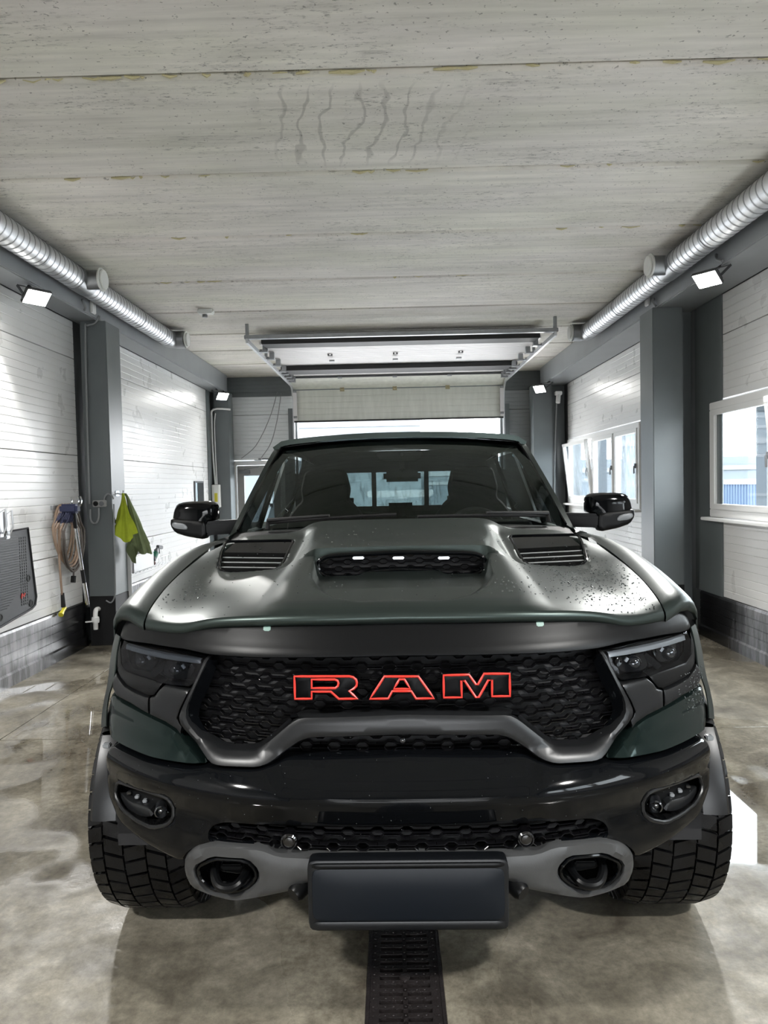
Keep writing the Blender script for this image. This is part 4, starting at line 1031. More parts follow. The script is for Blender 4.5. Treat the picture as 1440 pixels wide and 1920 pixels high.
# ---------------------------------------------------------------- cab
def wb(x): x = abs(x); return (1.50+.34*(x/.86)**2.2, 1.435-.045*(x/.86)**2)      # windscreen foot (t, z)
def wt(x): x = abs(x); return (2.30+.10*(x/.72)**2.0, 1.888-.034*(x/.72)**2.4)     # windscreen head
rowsW = []
for i in range(13):
    f = i/12; row = []
    for j in range(41):
        s = -1+2*j/40; a = wb(s*.855); b = wt(s*.700); x = s*(.855*(1-f)+.700*f); bow = .020*math.sin(math.pi*f)
        row.append((x, a[0]+(b[0]-a[0])*f-bow, a[1]+(b[1]-a[1])*f+bow))
    rowsW.append(row)
wsh = L(MB().grid(rowsW), 'windscreen', 'windshield', ang=60)
def off_row(row, dt, dz): return [(x, t+dt, z+dz) for x, t, z in row]
# black frit band round the glass
band = MB(); band.grid([off_row(rowsW[-1], -.004, .004), off_row([(a[0], a[1]*.97+b[1]*.03, a[2]*.97+b[2]*.03) for a, b in zip(rowsW[-1], rowsW[-2])], -.002, .002)])
L(band, 'glass_border', 'gloss_black', wsh)
# roof skin, pillars
roof = []
for i in range(19):
    f = i/18; t = 2.31+(4.02-2.31)*f; row = []
    for j in range(31):
        s = -1+2*j/30; x = s*.735; b = wt(s*.70)
        zc = 1.888+.062*math.sin(min(1, f*1.9)*math.pi/2)-.045*max(0, (f-.5)/.5)**2
        tt = b[0]+(4.02-b[0])*f; zz = zc-.036*abs(s)**2.4-.035*max(0, (abs(s)-.86)/.14)**2
        if i == 0: zz = wt(s*.7)[1]+.008-.03*max(0, (abs(s)-.9)/.1)**2
        row.append((x, tt-.012 if i == 0 else tt, zz))
    roof.append(row)
L(MB().grid(roof), 'roof', 'paint', ang=60, solid=-.03)
for s in (1, -1):
    # A-pillar running on into the roof rail
    base = [(.885, 1.80, 1.375), (.862, 1.95, 1.48), (.80, 2.18, 1.68), (.742, 2.40, 1.852), (.735, 2.7, 1.90), (.735, 3.3, 1.905), (.735, 3.95, 1.875)]
    inn = [(.850, 1.825, 1.398), (.826, 1.95, 1.485), (.765, 2.18, 1.685), (.700, 2.395, 1.862), (.69, 2.7, 1.925), (.69, 3.3, 1.935), (.69, 3.95, 1.90)]
    out_ = [(.905, 1.86, 1.36), (.885, 2.02, 1.46), (.825, 2.28, 1.66), (.765, 2.50, 1.82), (.755, 2.75, 1.85), (.755, 3.3, 1.855), (.755, 3.95, 1.83)]
    A, B, C = spline(inn, 5), spline(base, 5), spline(out_, 5); D = [p+Vector((-.06, .05, -.03)) for p in C]
    L(MB().grid([[(s*p.x, p.y, p.z) for p in q] for q in (A, B, C, D)]), 'windscreen_pillar', 'gloss_black' if False else 'paint', ang=50)
    # edge seal between glass and pillar
    L(MB().tube([(s*(p.x-.006), p.y-.004, p.z+.004) for p in A[:16]], .008, 6), 'glass_seal', 'gloss_black')
    side = [(.99, .52), (1.005, .75), (1.0, 1.0), (.985, 1.2), (.945, 1.36)]
    for a, b, nm in ((1.80, 2.86, 'front_door'), (2.87, 4.02, 'rear_door')):
        dr = L(MB().grid([[(s*x, t, z) for x, z in side] for t in (a, a+.05, (a+b)/2, b-.05, b)]), nm, 'paint', solid=.03)
        L(MB().bar((s*1.012, b-.24, 1.18), (s*1.012, b-.06, 1.18), .03, .035), 'door_handle', 'paint', dr, bevel=.006)
        L(MB().add([(s*.93, a+.10+.06, 1.37), (s*.93, b-.05, 1.37), (s*.75, b-.10, 1.82), (s*(.79 if a < 2 else .75), a+(.62 if a < 2 else .05), (1.74 if a < 2 else 1.82))], [(0, 1, 2, 3)]), 'side_window', 'side_glass', dr)
        L(MB().bar((s*.935, b-.03, 1.36), (s*.76, b-.03, 1.86), .05, .03), 'door_pillar', 'gloss_black', dr)
    L(MB().box((s*.93-.07, 1.8, .44), (s*.93+.07, 4.0, .52)), 'running_board', 'plastic', bevel=.02)
# cowl, wipers
cow = []
for f in (0, .3, .7, 1):
    cow.append([(x, (TREAR-.01)+(wb(x)[0]+.02-(TREAR-.01))*f, (zh0(x, TREAR)-.012)*(1-f)+(wb(x)[1]+.0)*f-.010*math.sin(math.pi*f)) for x in [(-.86+1.72*i/40) for i in range(41)]])
L(MB().grid(cow), 'cowl', 'plastic')
for x0, x1 in ((-.66, -.02), (.08, .74)):
    pts = []
    for i in range(9):
        x = x0+(x1-x0)*i/8; b = wb(x); f = .03+.025*i/8; e = wt(x*.85)
        pts.append((x, b[0]+(e[0]-b[0])*f-.02, b[1]+(e[1]-b[1])*f+.022))
    wpr = L(MB().tube(pts, .008, 6), 'wiper', 'plastic')
    p = pts[0] if x0 < 0 else pts[-1]
    L(MB().tube([(p[0], p[1]-.02, p[2]-.03), (p[0], p[1]-.01, p[2]+.015), (pts[4][0], pts[4][1]-.012, pts[4][2]+.014)], [.014, .011, .006], 8), 'wiper_arm', 'plastic', wpr)
# mirrors
for s in (1, -1):
    tm = 1.93
    head = [(1107, 955), (1107, 936), (1113, 927), (1130, 924), (1165, 924), (1180, 928), (1187, 940), (1190, 956), (1189, 970), (1180, 981), (1160, 988), (1128, 994), (1122, 990), (1120, 965), (1108, 962)]
    hp_ = fp(head, 0, tplane(tm))
    if s < 0: hp_ = mir(hp_)
    mm = puff('side_mirror', hp_, 'gloss_black', surf=lambda x, z: tm+.5*(abs(x)-1.1)**2, r=.035, thick=.10, step=.02, bstep=.012)
    lo_ = fp([(1122, 962), (1150, 958), (1189, 954), (1191, 968), (1182, 982), (1160, 990), (1126, 997), (1121, 990)], 0, tplane(tm))
    lw = puff('mirror_lower_shell', lo_ if s > 0 else mir(lo_), 'satin_black', surf=tplane(tm-.006), r=.014, thick=.06, step=.02, parent=mm)
    sg_ = fp([(1156, 972), (1162, 965), (1184, 961), (1187, 968), (1180, 974), (1158, 977)], 0, tplane(tm))
    puff('turn_signal', sg_ if s > 0 else mir(sg_), 'lamp_grey', surf=tplane(tm-.011), r=.004, thick=.02, step=.02, parent=mm)
    a = hit(1075, 974, surf=tplane(tm+.06)); b = hit(1128, 976, surf=tplane(tm+.03))
    L(MB().bar((s*(a.x-.05), a.y+.02, a.z), (s*b.x, b.y, b.z), .06, .075), 'mirror_arm', 'satin_black', mm, bevel=.014)
    xm = sum(p[0] for p in hp_)/len(hp_); zm = sum(p[1] for p in hp_)/len(hp_)
    gl = [(xm+(x-xm)*.8, zm+(z-zm)*.8) for x, z in hp_]; puff('mirror_glass', gl, 'mirror', surf=tplane(tm+.125), r=.002, thick=.004, step=.04, parent=mm)
# ---------------------------------------------------------------- cabin
L(MB().prism([(-.80, 1.90, 1.02), (-.80, 1.62, 1.30), (-.80, 1.66, 1.36), (-.80, 1.86, 1.385), (-.80, 2.08, 1.35), (-.80, 2.14, 1.22), (-.80, 2.10, 1.02)], (1.60, 0, 0)), 'dashboard', 'interior', bevel=.02)
L(MB().prism([(.22, 1.95, 1.36), (.22, 2.10, 1.425), (.22, 2.18, 1.40), (.22, 2.2, 1.30)], (.50, 0, 0)), 'instrument_hood', 'interior', bevel=.02)
L(MB().box((-.85, 1.75, .58), (.85, 4.0, .66)), 'cabin_floor', 'interior')
L(MB().box((-.16, 2.05, .66), (.16, 3.1, 1.02)), 'centre_console', 'interior', bevel=.03)
def seat(x, t, w, top, hr):
    o = [(-w, .95), (-w*1.02, 1.25), (-w*.95, 1.42), (-w*.72, 1.50), (-hr, 1.53), (-hr*1.08, 1.60), (-hr*.9, top-.02), (-hr*.6, top), (hr*.6, top), (hr*.9, top-.02), (hr*1.08, 1.60), (hr, 1.53), (w*.72, 1.50), (w*.95, 1.42), (w*1.02, 1.25), (w, .95)]
    st = puff('front_seat', [(x+a, b) for a, b in o], 'seat_cloth', surf=lambda X, z: t+.10*(z-1.0), r=.04, thick=.10, step=.05, bstep=.03, ch=2)
    L(MB().box((x-w, t-.50, .70), (x+w, t+.05, .98)), 'seat_cushion', 'seat_cloth', st, bevel=.05)
seat(.475, 2.72, .26, 1.735, .150); seat(-.49, 2.72, .26, 1.735, .150)
rs = L(MB().box((-.70, 3.62, .95), (.70, 3.76, 1.42)), 'rear_bench', 'seat_cloth', bevel=.04)
for x in (-.48, .0, .48): L(MB().box((x-.12, 3.60, 1.42), (x+.12, 3.70, 1.485 if x == 0 else 1.56)), 'headrest', 'seat_cloth', rs, bevel=.03)
sw = MB(); C0 = Vector((.43, 2.24, 1.30)); ax = Vector((0, -.92, .40)).normalized(); ex = Vector((1, 0, 0)); ey = ax.cross(ex)
sw.tube([C0+(ex*math.cos(a)+ey*math.sin(a))*.185 for a in [2*math.pi*k/36 for k in range(36)]], .015, 10, closed=True)
for a in (0, math.pi, -math.pi/2): sw.bar(C0, C0+(ex*math.cos(a)+ey*math.sin(a))*.18, .03, .02)
sw.lathe([(.06, -.02), (.06, .015), (.05, .03)], C0, ax, 18)
L(sw, 'steering_wheel', 'interior')
rv = hit(754, 893, surf=tplane(2.17)); L(MB().box((rv.x-.105, rv.y, rv.z-.030), (rv.x+.105, rv.y+.05, rv.z+.034)), 'rear_view_mirror', 'interior', bevel=.016)
L(MB().prism([(-.14, 2.20, 1.80), (.14, 2.20, 1.80), (.10, 2.14, 1.755), (-.10, 2.14, 1.755)], (0, .10, .01)).bar((rv.x, 2.17, 1.70), (rv.x, 2.2, 1.80), .03, .03), 'sensor_console', 'interior', bevel=.008)
# rear wall of the cab with a three-pane sliding window
rw = MB(); tr_ = 4.0; zb0, zb1 = 1.452, 1.728; xw = .62
for x0, x1, z0, z1 in ((-.86, .86, .55, zb0), (-.80, .80, zb1, 1.90), (-.86, -xw, zb0, zb1), (xw, .86, zb0, zb1), (-.232, -.196, zb0, zb1), (.196, .232, zb0, zb1)): rw.box((x0, tr_-.03, z0), (x1, tr_+.03, z1))
cb = L(rw, 'cab_rear_wall', 'interior')
for x0, x1 in ((-xw, -.232), (-.196, .196), (.232, xw)): L(MB().box((x0, tr_-.004, zb0), (x1, tr_+.004, zb1)), 'rear_window', 'rear_glass', cb)
# bed
bd = L(MB().box((-.99, 4.08, .62), (-.90, 5.80, 1.40)).box((.90, 4.08, .62), (.99, 5.80, 1.40)).box((-.90, 4.08, .62), (.90, 5.80, .72)).box((-.90, 4.08, .72), (.90, 4.14, 1.40)), 'cargo_bed', 'paint', bevel=.015)
tg = L(MB().box((-.90, 5.74, .72), (.90, 5.82, 1.40)), 'tailgate', 'paint', bevel=.012)
L(MB().box((-.99, 5.80, .52), (.99, 5.95, .70)), 'rear_bumper', 'gloss_black', bevel=.03)
for s in (1, -1): L(MB().box((s*.94-.05, 5.79, .95), (s*.94+.05, 5.84, 1.35)), 'tail_lamp', 'red', bevel=.01)
# ---------------------------------------------------------------- water drops on the paint
dm = MB(); rnd = random.Random(3)
bm = bmesh.new(); bmesh.ops.create_icosphere(bm, subdivisions=1, radius=1); dv_ = [v.co.copy() for v in bm.verts]; df_ = [tuple(v.index for v in f.verts) for f in bm.faces]; bm.free()
def drop(p, r, flatten='z'):
    sx, sy, sz = (r, r*1.2, r*.55) if flatten == 'z' else (r, r*.5, r*1.2)
    dm.add([(p[0]+v.x*sx, p[1]+v.y*sy, p[2]+v.z*sz) for v in dv_], df_)
n = 0
while n < 950:
    q = rnd.random()
    if q < .60: x, t = rnd.gauss(.66, .10), rnd.gauss(.62, .16)
    elif q < .72: x, t = rnd.uniform(.3, .8), rnd.uniform(.30, .45)
    elif q < .80: x, t = rnd.gauss(-.72, .05), rnd.gauss(.55, .10)
    else: x, t = rnd.uniform(-.8, .8), rnd.uniform(.25, 1.3)
    if abs(x) > .82 or t < tl(x)+.02 or t > 1.4: continue
    r = rnd.choice([.0016, .0022, .0028, .0036]); drop((x, t, zhood(x, t)), r); n += 1
for k in range(150):
    x = rnd.gauss(.93, .04); z = rnd.uniform(.89, 1.02)
    if .80 < x < .965: drop((x, FS(x, z)-.006, z), rnd.choice([.0012, .0016, .0022]), 'y')
for k in range(160):
    x = rnd.uniform(-.95, .95); z = rnd.uniform(.66, .95); drop((x, FS(x, z)-.001, z), rnd.choice([.0010, .0014]), 'y')
tag(L(dm, 'water_drops', 'water', ang=80), kind='stuff')
# ================================================================= things on the walls
# rubber floor mat clipped to the wall
XM = WL+.035
def wpt(u, v, X): p = onX(u, v, X); return p.y, p.z
mt = [(-62, 1010), (52, 990), (60, 1055), (68, 1118), (66, 1134), (60, 1141), (0, 1176), (-50, 1198)]
MP = [wpt(u, v, XM) for u, v in mt]
M_ = thing('car_floor_mat', 'black ribbed rubber car floor mat clipped up on the white wall', 'floor mat', (XM, sum(p[0] for p in MP)/len(MP), min(p[1] for p in MP)))
def wall_poly(pts, x, th): return MB().prism([(x, y, z) for y, z in pts], (th, 0, 0))
wall_poly(MP, WL+.022, .012).build('mat_sheet', 'mat_rubber', M_, bevel=.003)
rim = MB().tube([(XM+.002, y, z) for y, z in MP], .009, 6, closed=True); rim.build('raised_rim', 'mat_rubber', M_)
yc = wpt(28, 1000, XM)[0]; y_in = wpt(36, 1060, XM)[0]
rb = MB(); z_t = wpt(30, 1005, XM)[1]; z_b = wpt(20, 1140, XM)[1]; ya = min(p[0] for p in MP)+.03
for k in range(30):
    z = z_t+(z_b-z_t)*k/29; f = max(0, (k-22)/7); rb.bar((XM+.003, ya, z), (XM+.003, y_in-f*.22, z), .007, .012)
tag(rb.build('tread_ribs', 'mat_rubber', M_), kind='stuff')
st = MB()
for k in range(24):
    for j in range(4):
        y = y_in+.015+j*.034; z = z_t-.02+(z_b-z_t+.02)*k/23
        st.box((XM-.002, y, z-.012), (XM+.003, y+.022, z+.004))
tag(st.build('grip_studs', 'mat_rubber', M_), kind='stuff')
for u, v in ((54, 1084), (59, 1131), (2, 1158)):
    p = onX(u, v, XM+.004); MB().lathe([(.032, 0), (.032, .004), (.022, .005), (.020, .001)], (XM, p.y, p.z), (1, 0, 0), 16).build('fixing_eyelet', 'plastic', M_)
p = onX(44, 1117, XM+.004); MB().bar((p.x, p.y-.03, p.z-.02), (p.x, p.y-.02, p.z+.02), .006, .01).bar((p.x, p.y-.02, p.z+.02), (p.x, p.y+.01, p.z-.01), .006, .01).bar((p.x, p.y+.01, p.z-.01), (p.x, p.y+.03, p.z+.02), .006, .01).build('red_mark', 'red', M_)
for k, (u, v) in enumerate(((4, 972), (16, 975))):
    p = onX(u, v, WL+.05); c = thing('mat_clip', ['chrome spring clip holding the floor mat, hooked end up', 'square chrome clip bar holding the floor mat'][k], 'clip', (p.x, p.y, p.z))
    MB().box((p.x-.048, p.y-.03, p.z-.16), (p.x-.005, p.y+.03, p.z+.07)).build('clip_body', 'galv', c, bevel=.006)
    MB().tube([(p.x-.01, p.y-.02, p.z+.05), (p.x+.03, p.y, p.z+.08), (p.x+.03, p.y+.01, p.z-.06), (p.x, p.y+.01, p.z-.13)], .008, 8).build('clip_jaw', 'galv', c)
# hose coil on a hook
HC = onX(128, 1000, WL+.07); H_ = thing('water_hose', 'coiled tan water hose with a yellow nozzle hanging on the white wall', 'hose', (HC.x, HC.y, HC.z-.3))
for k in range(6):
    r1, r2 = .20+.012*(k % 3), .265+.014*k; dy = (-.05+.02*k); pts = []
    for i in range(28):
        a = 2*math.pi*i/28; pts.append((HC.x-.03+.012*k+.012*math.sin(2*a+k), HC.y+dy+r1*math.sin(a)*(1.0 if math.cos(a) < .4 else .75), HC.z+.02+r2*math.cos(a)-.014*k))
    MB().tube(pts, .0115, 8, closed=True).build('hose_loop', 'hose_tan' if k < 4 else 'hose_dark', H_)
q = [onX(u, v, WL+.06) for u, v in ((111, 968), (110, 1010), (112, 1060), (116, 1110), (118, 1120))]
MB().tube(spline(q, 5), .011, 8).build('hose_tail', 'hose_tan', H_)
a, b = onX(117, 1112, WL+.06), onX(119, 1138, WL+.06); MB().tube([a, b], [.017, .022], 10).build('nozzle_grip', 'plastic', H_)
a, b = onX(121, 1139, WL+.06), onX(114, 1153, WL+.07); MB().tube([a, (a+b)/2, b], [.022, .018, .026], 8).build('nozzle_tip', 'yellow', H_)
q = [onX(u, v, WL+.055) for u, v in ((139, 1040), (138, 1060), (138, 1082))]
MB().tube(q, .009, 8).build('hose_tail', 'hose_dark', H_); a, b = onX(138, 1080, WL+.055), onX(137, 1092, WL+.055); MB().tube([a, b], .026, 8).build('hose_coupling', 'plastic', H_)
hk = onX(113, 962, WL+.03); K = thing('wall_hook', 'chrome double wall hook carrying the hose and the brush', 'hook', (WL, hk.y, hk.z))
yk = HC.y
MB().box((WL+.0005, yk-.20, HC.z+.24), (WL+.012, yk+.22, HC.z+.28)).build('hook_rail', 'galv_dark', K)
for dy in (-.05, .10, .17):
    MB().tube(spline([(WL+.01, yk+dy, HC.z+.27), (WL+.10, yk+dy, HC.z+.25), (WL+.14, yk+dy, HC.z+.30), (WL+.13, yk+dy, HC.z+.36)], 4), .009, 8).build('hook_prong', 'chrome', K)
# wash brush on a telescopic pole
a = px(141, 985, 6.78); b = px(165, 1138, 6.90)
B_ = thing('wash_brush', 'blue bristle wash brush on a silver telescopic pole leaning by the column', 'brush', b)
MB().tube([a, a.lerp(b, .55)], .0155, 12).build('pole_section', 'chrome', B_); MB().tube([a.lerp(b, .54), a.lerp(b, .70)], .018, 12).build('pole_collar', 'plastic', B_)
MB().tube([a.lerp(b, .70), a.lerp(b, .97)], .0185, 12).build('pole_section', 'chrome', B_); MB().tube([a.lerp(b, .97), b], .015, 10).build('pole_tip', 'plastic', B_)
g = px(138, 962, 6.74); MB().tube([g, a.lerp(b, .03)], [.022, .018], 10).build('pole_grip', 'plastic', B_)
hd = px(128, 957, 6.72); MB().box((hd.x-.07, hd.y-.05, hd.z-.03), (hd.x+.10, hd.y+.05, hd.z+.06)).build('brush_back', 'brush_blue', B_, bevel=.02)
br = MB(); rr = random.Random(5)
for k in range(120):
    x, y = rr.uniform(-.07, .05), rr.uniform(-.05, .05); p0 = Vector((hd.x+x, hd.y+y, hd.z-.02)); br.tube([p0, p0+Vector((rr.uniform(-.03, .0), rr.uniform(-.05, -.01), -rr.uniform(.06, .10)))], .0035, 4)
tag(br.build('bristles', 'brush_blue', B_), kind='stuff')
# socket box, conduits, tap on the column
YF = 7.46
def cf(u, v, d=.0): return px(u, v, YF-d)
c0, c1 = cf(177, 938), cf(201, 950)
E_ = thing('socket_box', 'grey twin socket box with a cable loop on the dark column', 'socket', ((c0.x+c1.x)/2, YF, c1.z))
MB().box((c0.x, YF-.055, c1.z), (c1.x, YF, c0.z)).build('box_body', 'box_grey', E_, bevel=.006)
for f in (.27, .73):
    x = c0.x+(c1.x-c0.x)*f; MB().lathe([(.026, 0), (.026, .006), (.020, .006), (.018, .001)], (x, YF-.0551, (c0.z+c1.z)/2), (0, -1, 0), 16).build('socket_face', 'lamp_grey' if f > .5 else 'plastic', E_)
q = [cf(185, 952, .03), cf(185, 970, .03), cf(181, 980, .03), cf(175, 981, .03), cf(170, 974, .03), cf(169, 955, .03)]
MB().tube(spline(q, 5), .011, 8).build('cable_loop', 'conduit', E_)
q = [cf(195, 938, .02), cf(197, 930, .02), cf(203, 926, .02), cf(210, 930, .02), cf(213, 936, .02)]
MB().tube(spline(q, 5), .008, 8).build('cable_loop', 'conduit', E_)
def conduit(pts, r, label, group=None, m='conduit'):
    o = MB().tube(spline(pts, 4), r, 8).build('cable_conduit', m, origin=tuple(pts[-1])); return tag(o, label, 'conduit', group)
conduit([cf(186, 592, .03), cf(178, 606, .03), cf(164, 610, .02), cf(160, 625, .02), cf(163, 780, .02), cf(168, 945, .02)], .012, 'grey cable conduit running down the column to the socket box')
conduit([cf(213.5, 945, .018), cf(214, 1000, .018), cf(216, 1090, .018), cf(215, 1118, .018), cf(208, 1130, .018), cf(199, 1126, .018)], .008, 'thin grey cable dropping down the column edge beside the cloths')
tp = cf(184, 1160, .02)
V_ = thing('water_tap', 'white plastic ball valve tap low on the column', 'tap', (tp.x, YF, tp.z-.1))
MB().tube(spline([(tp.x-.0, YF, tp.z+.10), (tp.x, YF-.06, tp.z+.10), (tp.x, YF-.085, tp.z+.05), (tp.x, YF-.085, tp.z-.10)], 4), .024, 12).build('valve_body', 'pvc', V_)
MB().lathe([(.036, -.03), (.04, 0), (.036, .03)], (tp.x, YF-.085, tp.z-.0), (0, 0, 1), 14).build('valve_nut', 'pvc', V_)
MB().bar((tp.x, YF-.11, tp.z-.01), (tp.x-.09, YF-.12, tp.z-.015), .02, .012).build('valve_lever', 'pvc', V_)
# cloths on a hook on the inner side of the column
XI = -2.93
hkp = px(227, 925, 7.60)
K2 = thing('cloth_hook', 'small chrome hook on the column holding two cloths', 'hook', (XI, 7.60, hkp.z))
MB().box((XI, 7.56, hkp.z-.03), (XI+.008, 7.66, hkp.z+.03)).tube([(XI+.005, 7.60, hkp.z), (XI+.06, 7.60, hkp.z-.012), (XI+.07, 7.60, hkp.z+.03)], .007, 8).build('hook_plate', 'chrome', K2)
def cloth(name, label, c, zt, H, R, nf, ph, material, lean=0., leany=0.):
    m = MB(); rows = []; N = 48
    for i in range(19):
        f = i/18; row = []
        for j in range(N+1):
            a = 2*math.pi*j/N; h = H(a); rr = .012+(R(f)-.012)*(f**.65)*(1+.26*math.sin(nf*a+ph)+.12*math.sin((2*nf+1)*a+2*ph))
            wob = .010*math.sin(9*f+3*a+ph)*f
            row.append((c[0]+lean*f**.7+(rr+wob)*math.cos(a)*1.15, c[1]+leany*f**.7+(rr+wob)*math.sin(a)*.8, zt-h*f))
        rows.append(row)
    o = m.grid(rows).build(name, material, origin=(c[0], c[1], zt), ang=70); return tag(o, label, 'cloth')
cloth('cleaning_cloth', 'bright lime green microfibre cloth hanging on the column hook', (XI+.075, 7.58), hkp.z+.0, lambda a: .42+.07*math.cos(a+.6)-.05*math.cos(2*a), lambda f: .02+.072*f, 5, .4, 'lime_cloth', .03, -.05)
cloth('cleaning_cloth', 'olive green microfibre cloth hanging behind the lime one', (XI+.085, 7.615), hkp.z+.0, lambda a: .62+.09*math.cos(2*a+1)+.06*math.sin(3*a), lambda f: .02+.095*f-.05*max(0, f-.6), 6, 1.3, 'olive_cloth', .10, .12)
# white guard sheet at the column foot
gp = px(228, 1130, 7.85)
tag(mk_box('guard_sheet', (XI-.10, 7.851, .25), (XI+.035, 7.865, 1.05), 'shelf_white', bevel=.003, origin=(XI, 7.85, .25)), 'scratched white sheet screwed to the column edge', 'panel')
# shelf with a basket and bottles
def wl_(u, v, X): return onX(u, v, X)
s0, s1 = onX(243, 1083, -3.12), onX(322, 1083, -3.12)
ya, yb = 8.05, 9.55; zs = .66
SH = thing('wire_shelf', 'white wire shelf on the wall behind the column', 'shelf', (WL, (ya+yb)/2, zs))
m = MB()
for k in range(8): m.tube([(WL+.01+.035*k, ya, zs), (WL+.01+.035*k, yb, zs)], .004, 6)
for k in range(12): y = ya+(yb-ya)*k/11; m.tube([(WL+.003, y, zs-.006), (WL+.26, y, zs-.006), (WL+.26, y, zs+.09 if k > 7 else zs)], .004, 6)
m.tube([(WL+.26, ya+1.0, zs+.09), (WL+.26, yb, zs+.09)], .004, 6); m.build('shelf_wires', 'shelf_white', SH)
bx = thing('storage_bin', 'open white plastic bin standing on the wire shelf', 'bin', (WL+.15, 8.6, zs+.005))
bm_ = MB(); b0, b1 = (WL+.03, 8.25, zs+.005), (WL+.26, 8.95, zs+.20); tw = .006
bm_.box((b0[0], b0[1], b0[2]), (b1[0], b1[1], b0[2]+tw)); bm_.box((b0[0], b0[1], b0[2]), (b0[0]+tw, b1[1], b1[2])); bm_.box((b1[0]-tw, b0[1], b0[2]), (b1[0], b1[1], b1[2])); bm_.box((b0[0], b0[1], b0[2]), (b1[0], b0[1]+tw, b1[2])); bm_.box((b0[0], b1[1]-tw, b0[2]), (b1[0], b1[1], b1[2]))
bm_.build('bin_body', 'shelf_white', bx); MB().tube([(b0[0], b0[1], b1[2]), (b1[0], b0[1], b1[2]), (b1[0], b1[1], b1[2]), (b0[0], b1[1], b1[2])], .009, 6, closed=True).build('bin_rim', 'shelf_white', bx)
p = Vector((WL+.17, 9.26, zs+.03))
SB = thing('spray_bottle', 'spray bottle with a grey trigger head and green label on the wire shelf', 'spray bottle', p)
dv2 = Vector((.03, .16, .17)).normalized(); MB().lathe([(.02, 0), (.042, .005), (.042, .13), (.018, .18), (.016, .21)], p+Vector((0, -.10, .035)), dv2, 16).build('bottle_body', 'lamp_grey', SB)
MB().lathe([(.0432, .04), (.0432, .12)], p+Vector((0, -.10, .035)), dv2, 16).build('bottle_label', 'green', SB)
hq = p+Vector((0, -.10, .035))+dv2*.22; MB().bar(hq+Vector((0, -.02, 0)), hq+Vector((.02, .10, -.02)), .04, .045).bar(hq+Vector((0, .04, -.02)), hq+Vector((0, .06, -.10)), .012, .02).build('trigger_head', 'lamp_body', SB, bevel=.006)
tag(MB().tube(spline([(WL+.22, 8.98, zs+.027), (WL+.235, 9.01, zs+.045), (WL+.22, 9.05, zs+.03), (WL+.14, 9.05, zs+.035), (WL+.12, 9.0, zs+.04)], 5), .022, 8).build('rag', 'maroon', origin=(WL+.2, 9.0, zs)), 'dark red rolled rag lying on the wire shelf', 'rag')
# far end: mirror, cabinet, cables, rack, camera
a, b = onX(363, 902, WL), onX(381, 943, WL)
MR = thing('wall_mirror', 'narrow framed mirror on the white wall near the far column', 'mirror', (WL, (a.y+b.y)/2, b.z))
mk_box('frame', (WL+.0005, a.y, b.z-.05), (WL+.02, b.y, a.z), 'lamp_body', MR); mk_box('mirror_glass', (WL+.0205, a.y+.04, b.z-.01), (WL+.024, b.y-.04, a.z-.03), 'mirror', MR)
a, b = px(402, 909, 13.04), px(412, 951, 13.04)
CB = thing('electrical_cabinet', 'small pale electrical cabinet with a warning sticker on the far column', 'cabinet', (a.x, 13.04, b.z))
MB().box((a.x-.02, 12.90, b.z), (b.x+.03, 13.045, a.z)).build('cabinet_body', 'paper', CB, bevel=.006)
mk_box('warning_sticker', (a.x+.03, 12.8985, b.z+.10), (b.x+.0, 12.8995, b.z+.26), 'yellow', CB)
conduit([px(432, 768, 12.98), px(400, 768, 13.0), px(397, 790, 13.03), px(400, 860, 13.03), px(404, 908, 13.0)], .018, 'pale cable trunking on the far column above the electrical cabinet', m='pvc')
conduit([px(404, 775, 12.98), px(402, 800, 13.02), px(405, 870, 13.02), px(407, 908, 13.0)], .010, 'thin pale cable beside the trunking on the far column', m='pvc')
YB = Y1R-.06
a, b = px(432, 862, YB), px(490, 862, YB)
RK = thing('wall_rack', 'white wall rail with a looped end above the glazed door', 'rack', a)
MB().bar((a.x-.25, YB-.03, a.z), (b.x-.05, YB-.05, a.z), .05, .03).build('rack_rail', 'shelf_white', RK); MB().tube([(b.x-.12, YB-.06, a.z+.02), (b.x, YB-.06, a.z+.025), (b.x+.02, YB-.06, a.z), (b.x, YB-.06, a.z-.025), (b.x-.12, YB-.06, a.z-.02)], .010, 6).build('rack_loop', 'galv', RK)
for k, q in enumerate([[(520, 735), (505, 785), (480, 835), (452, 860)], [(527, 737), (520, 785), (508, 830), (490, 858)]]):
    tag(MB().tube(spline([px(u, v, 13.544-.004*k) for u, v in q], 6), .006, 6).build('hanging_cable', 'conduit', origin=tuple(px(*q[-1], 13.54))), ['thin slack cable hanging from the gate track to the wall rail', 'second slack cable hanging nearer the gate opening'][k], 'cable')
a = px(1047, 740, 12.98)
SC_ = thing('security_camera', 'small white security camera on the far column', 'camera', (a.x, 13.04, a.z))
MB().box((a.x-.06, 12.93, a.z-.01), (a.x+.06, 13.04, a.z+.06)).build('camera_base', 'pvc', SC_, bevel=.01); MB().lathe([(.04, 0), (.04, .16), (.03, .165)], (a.x, 12.97, a.z-.0), (-.15, -.3, -.9), 14).build('camera_body', 'pvc', SC_)
conduit([px(1044, 752, 13.02), px(1042, 800, 13.03), px(1040, 880, 13.03), px(1040, 940, 13.03)], .012, 'thin conduit below the security camera')
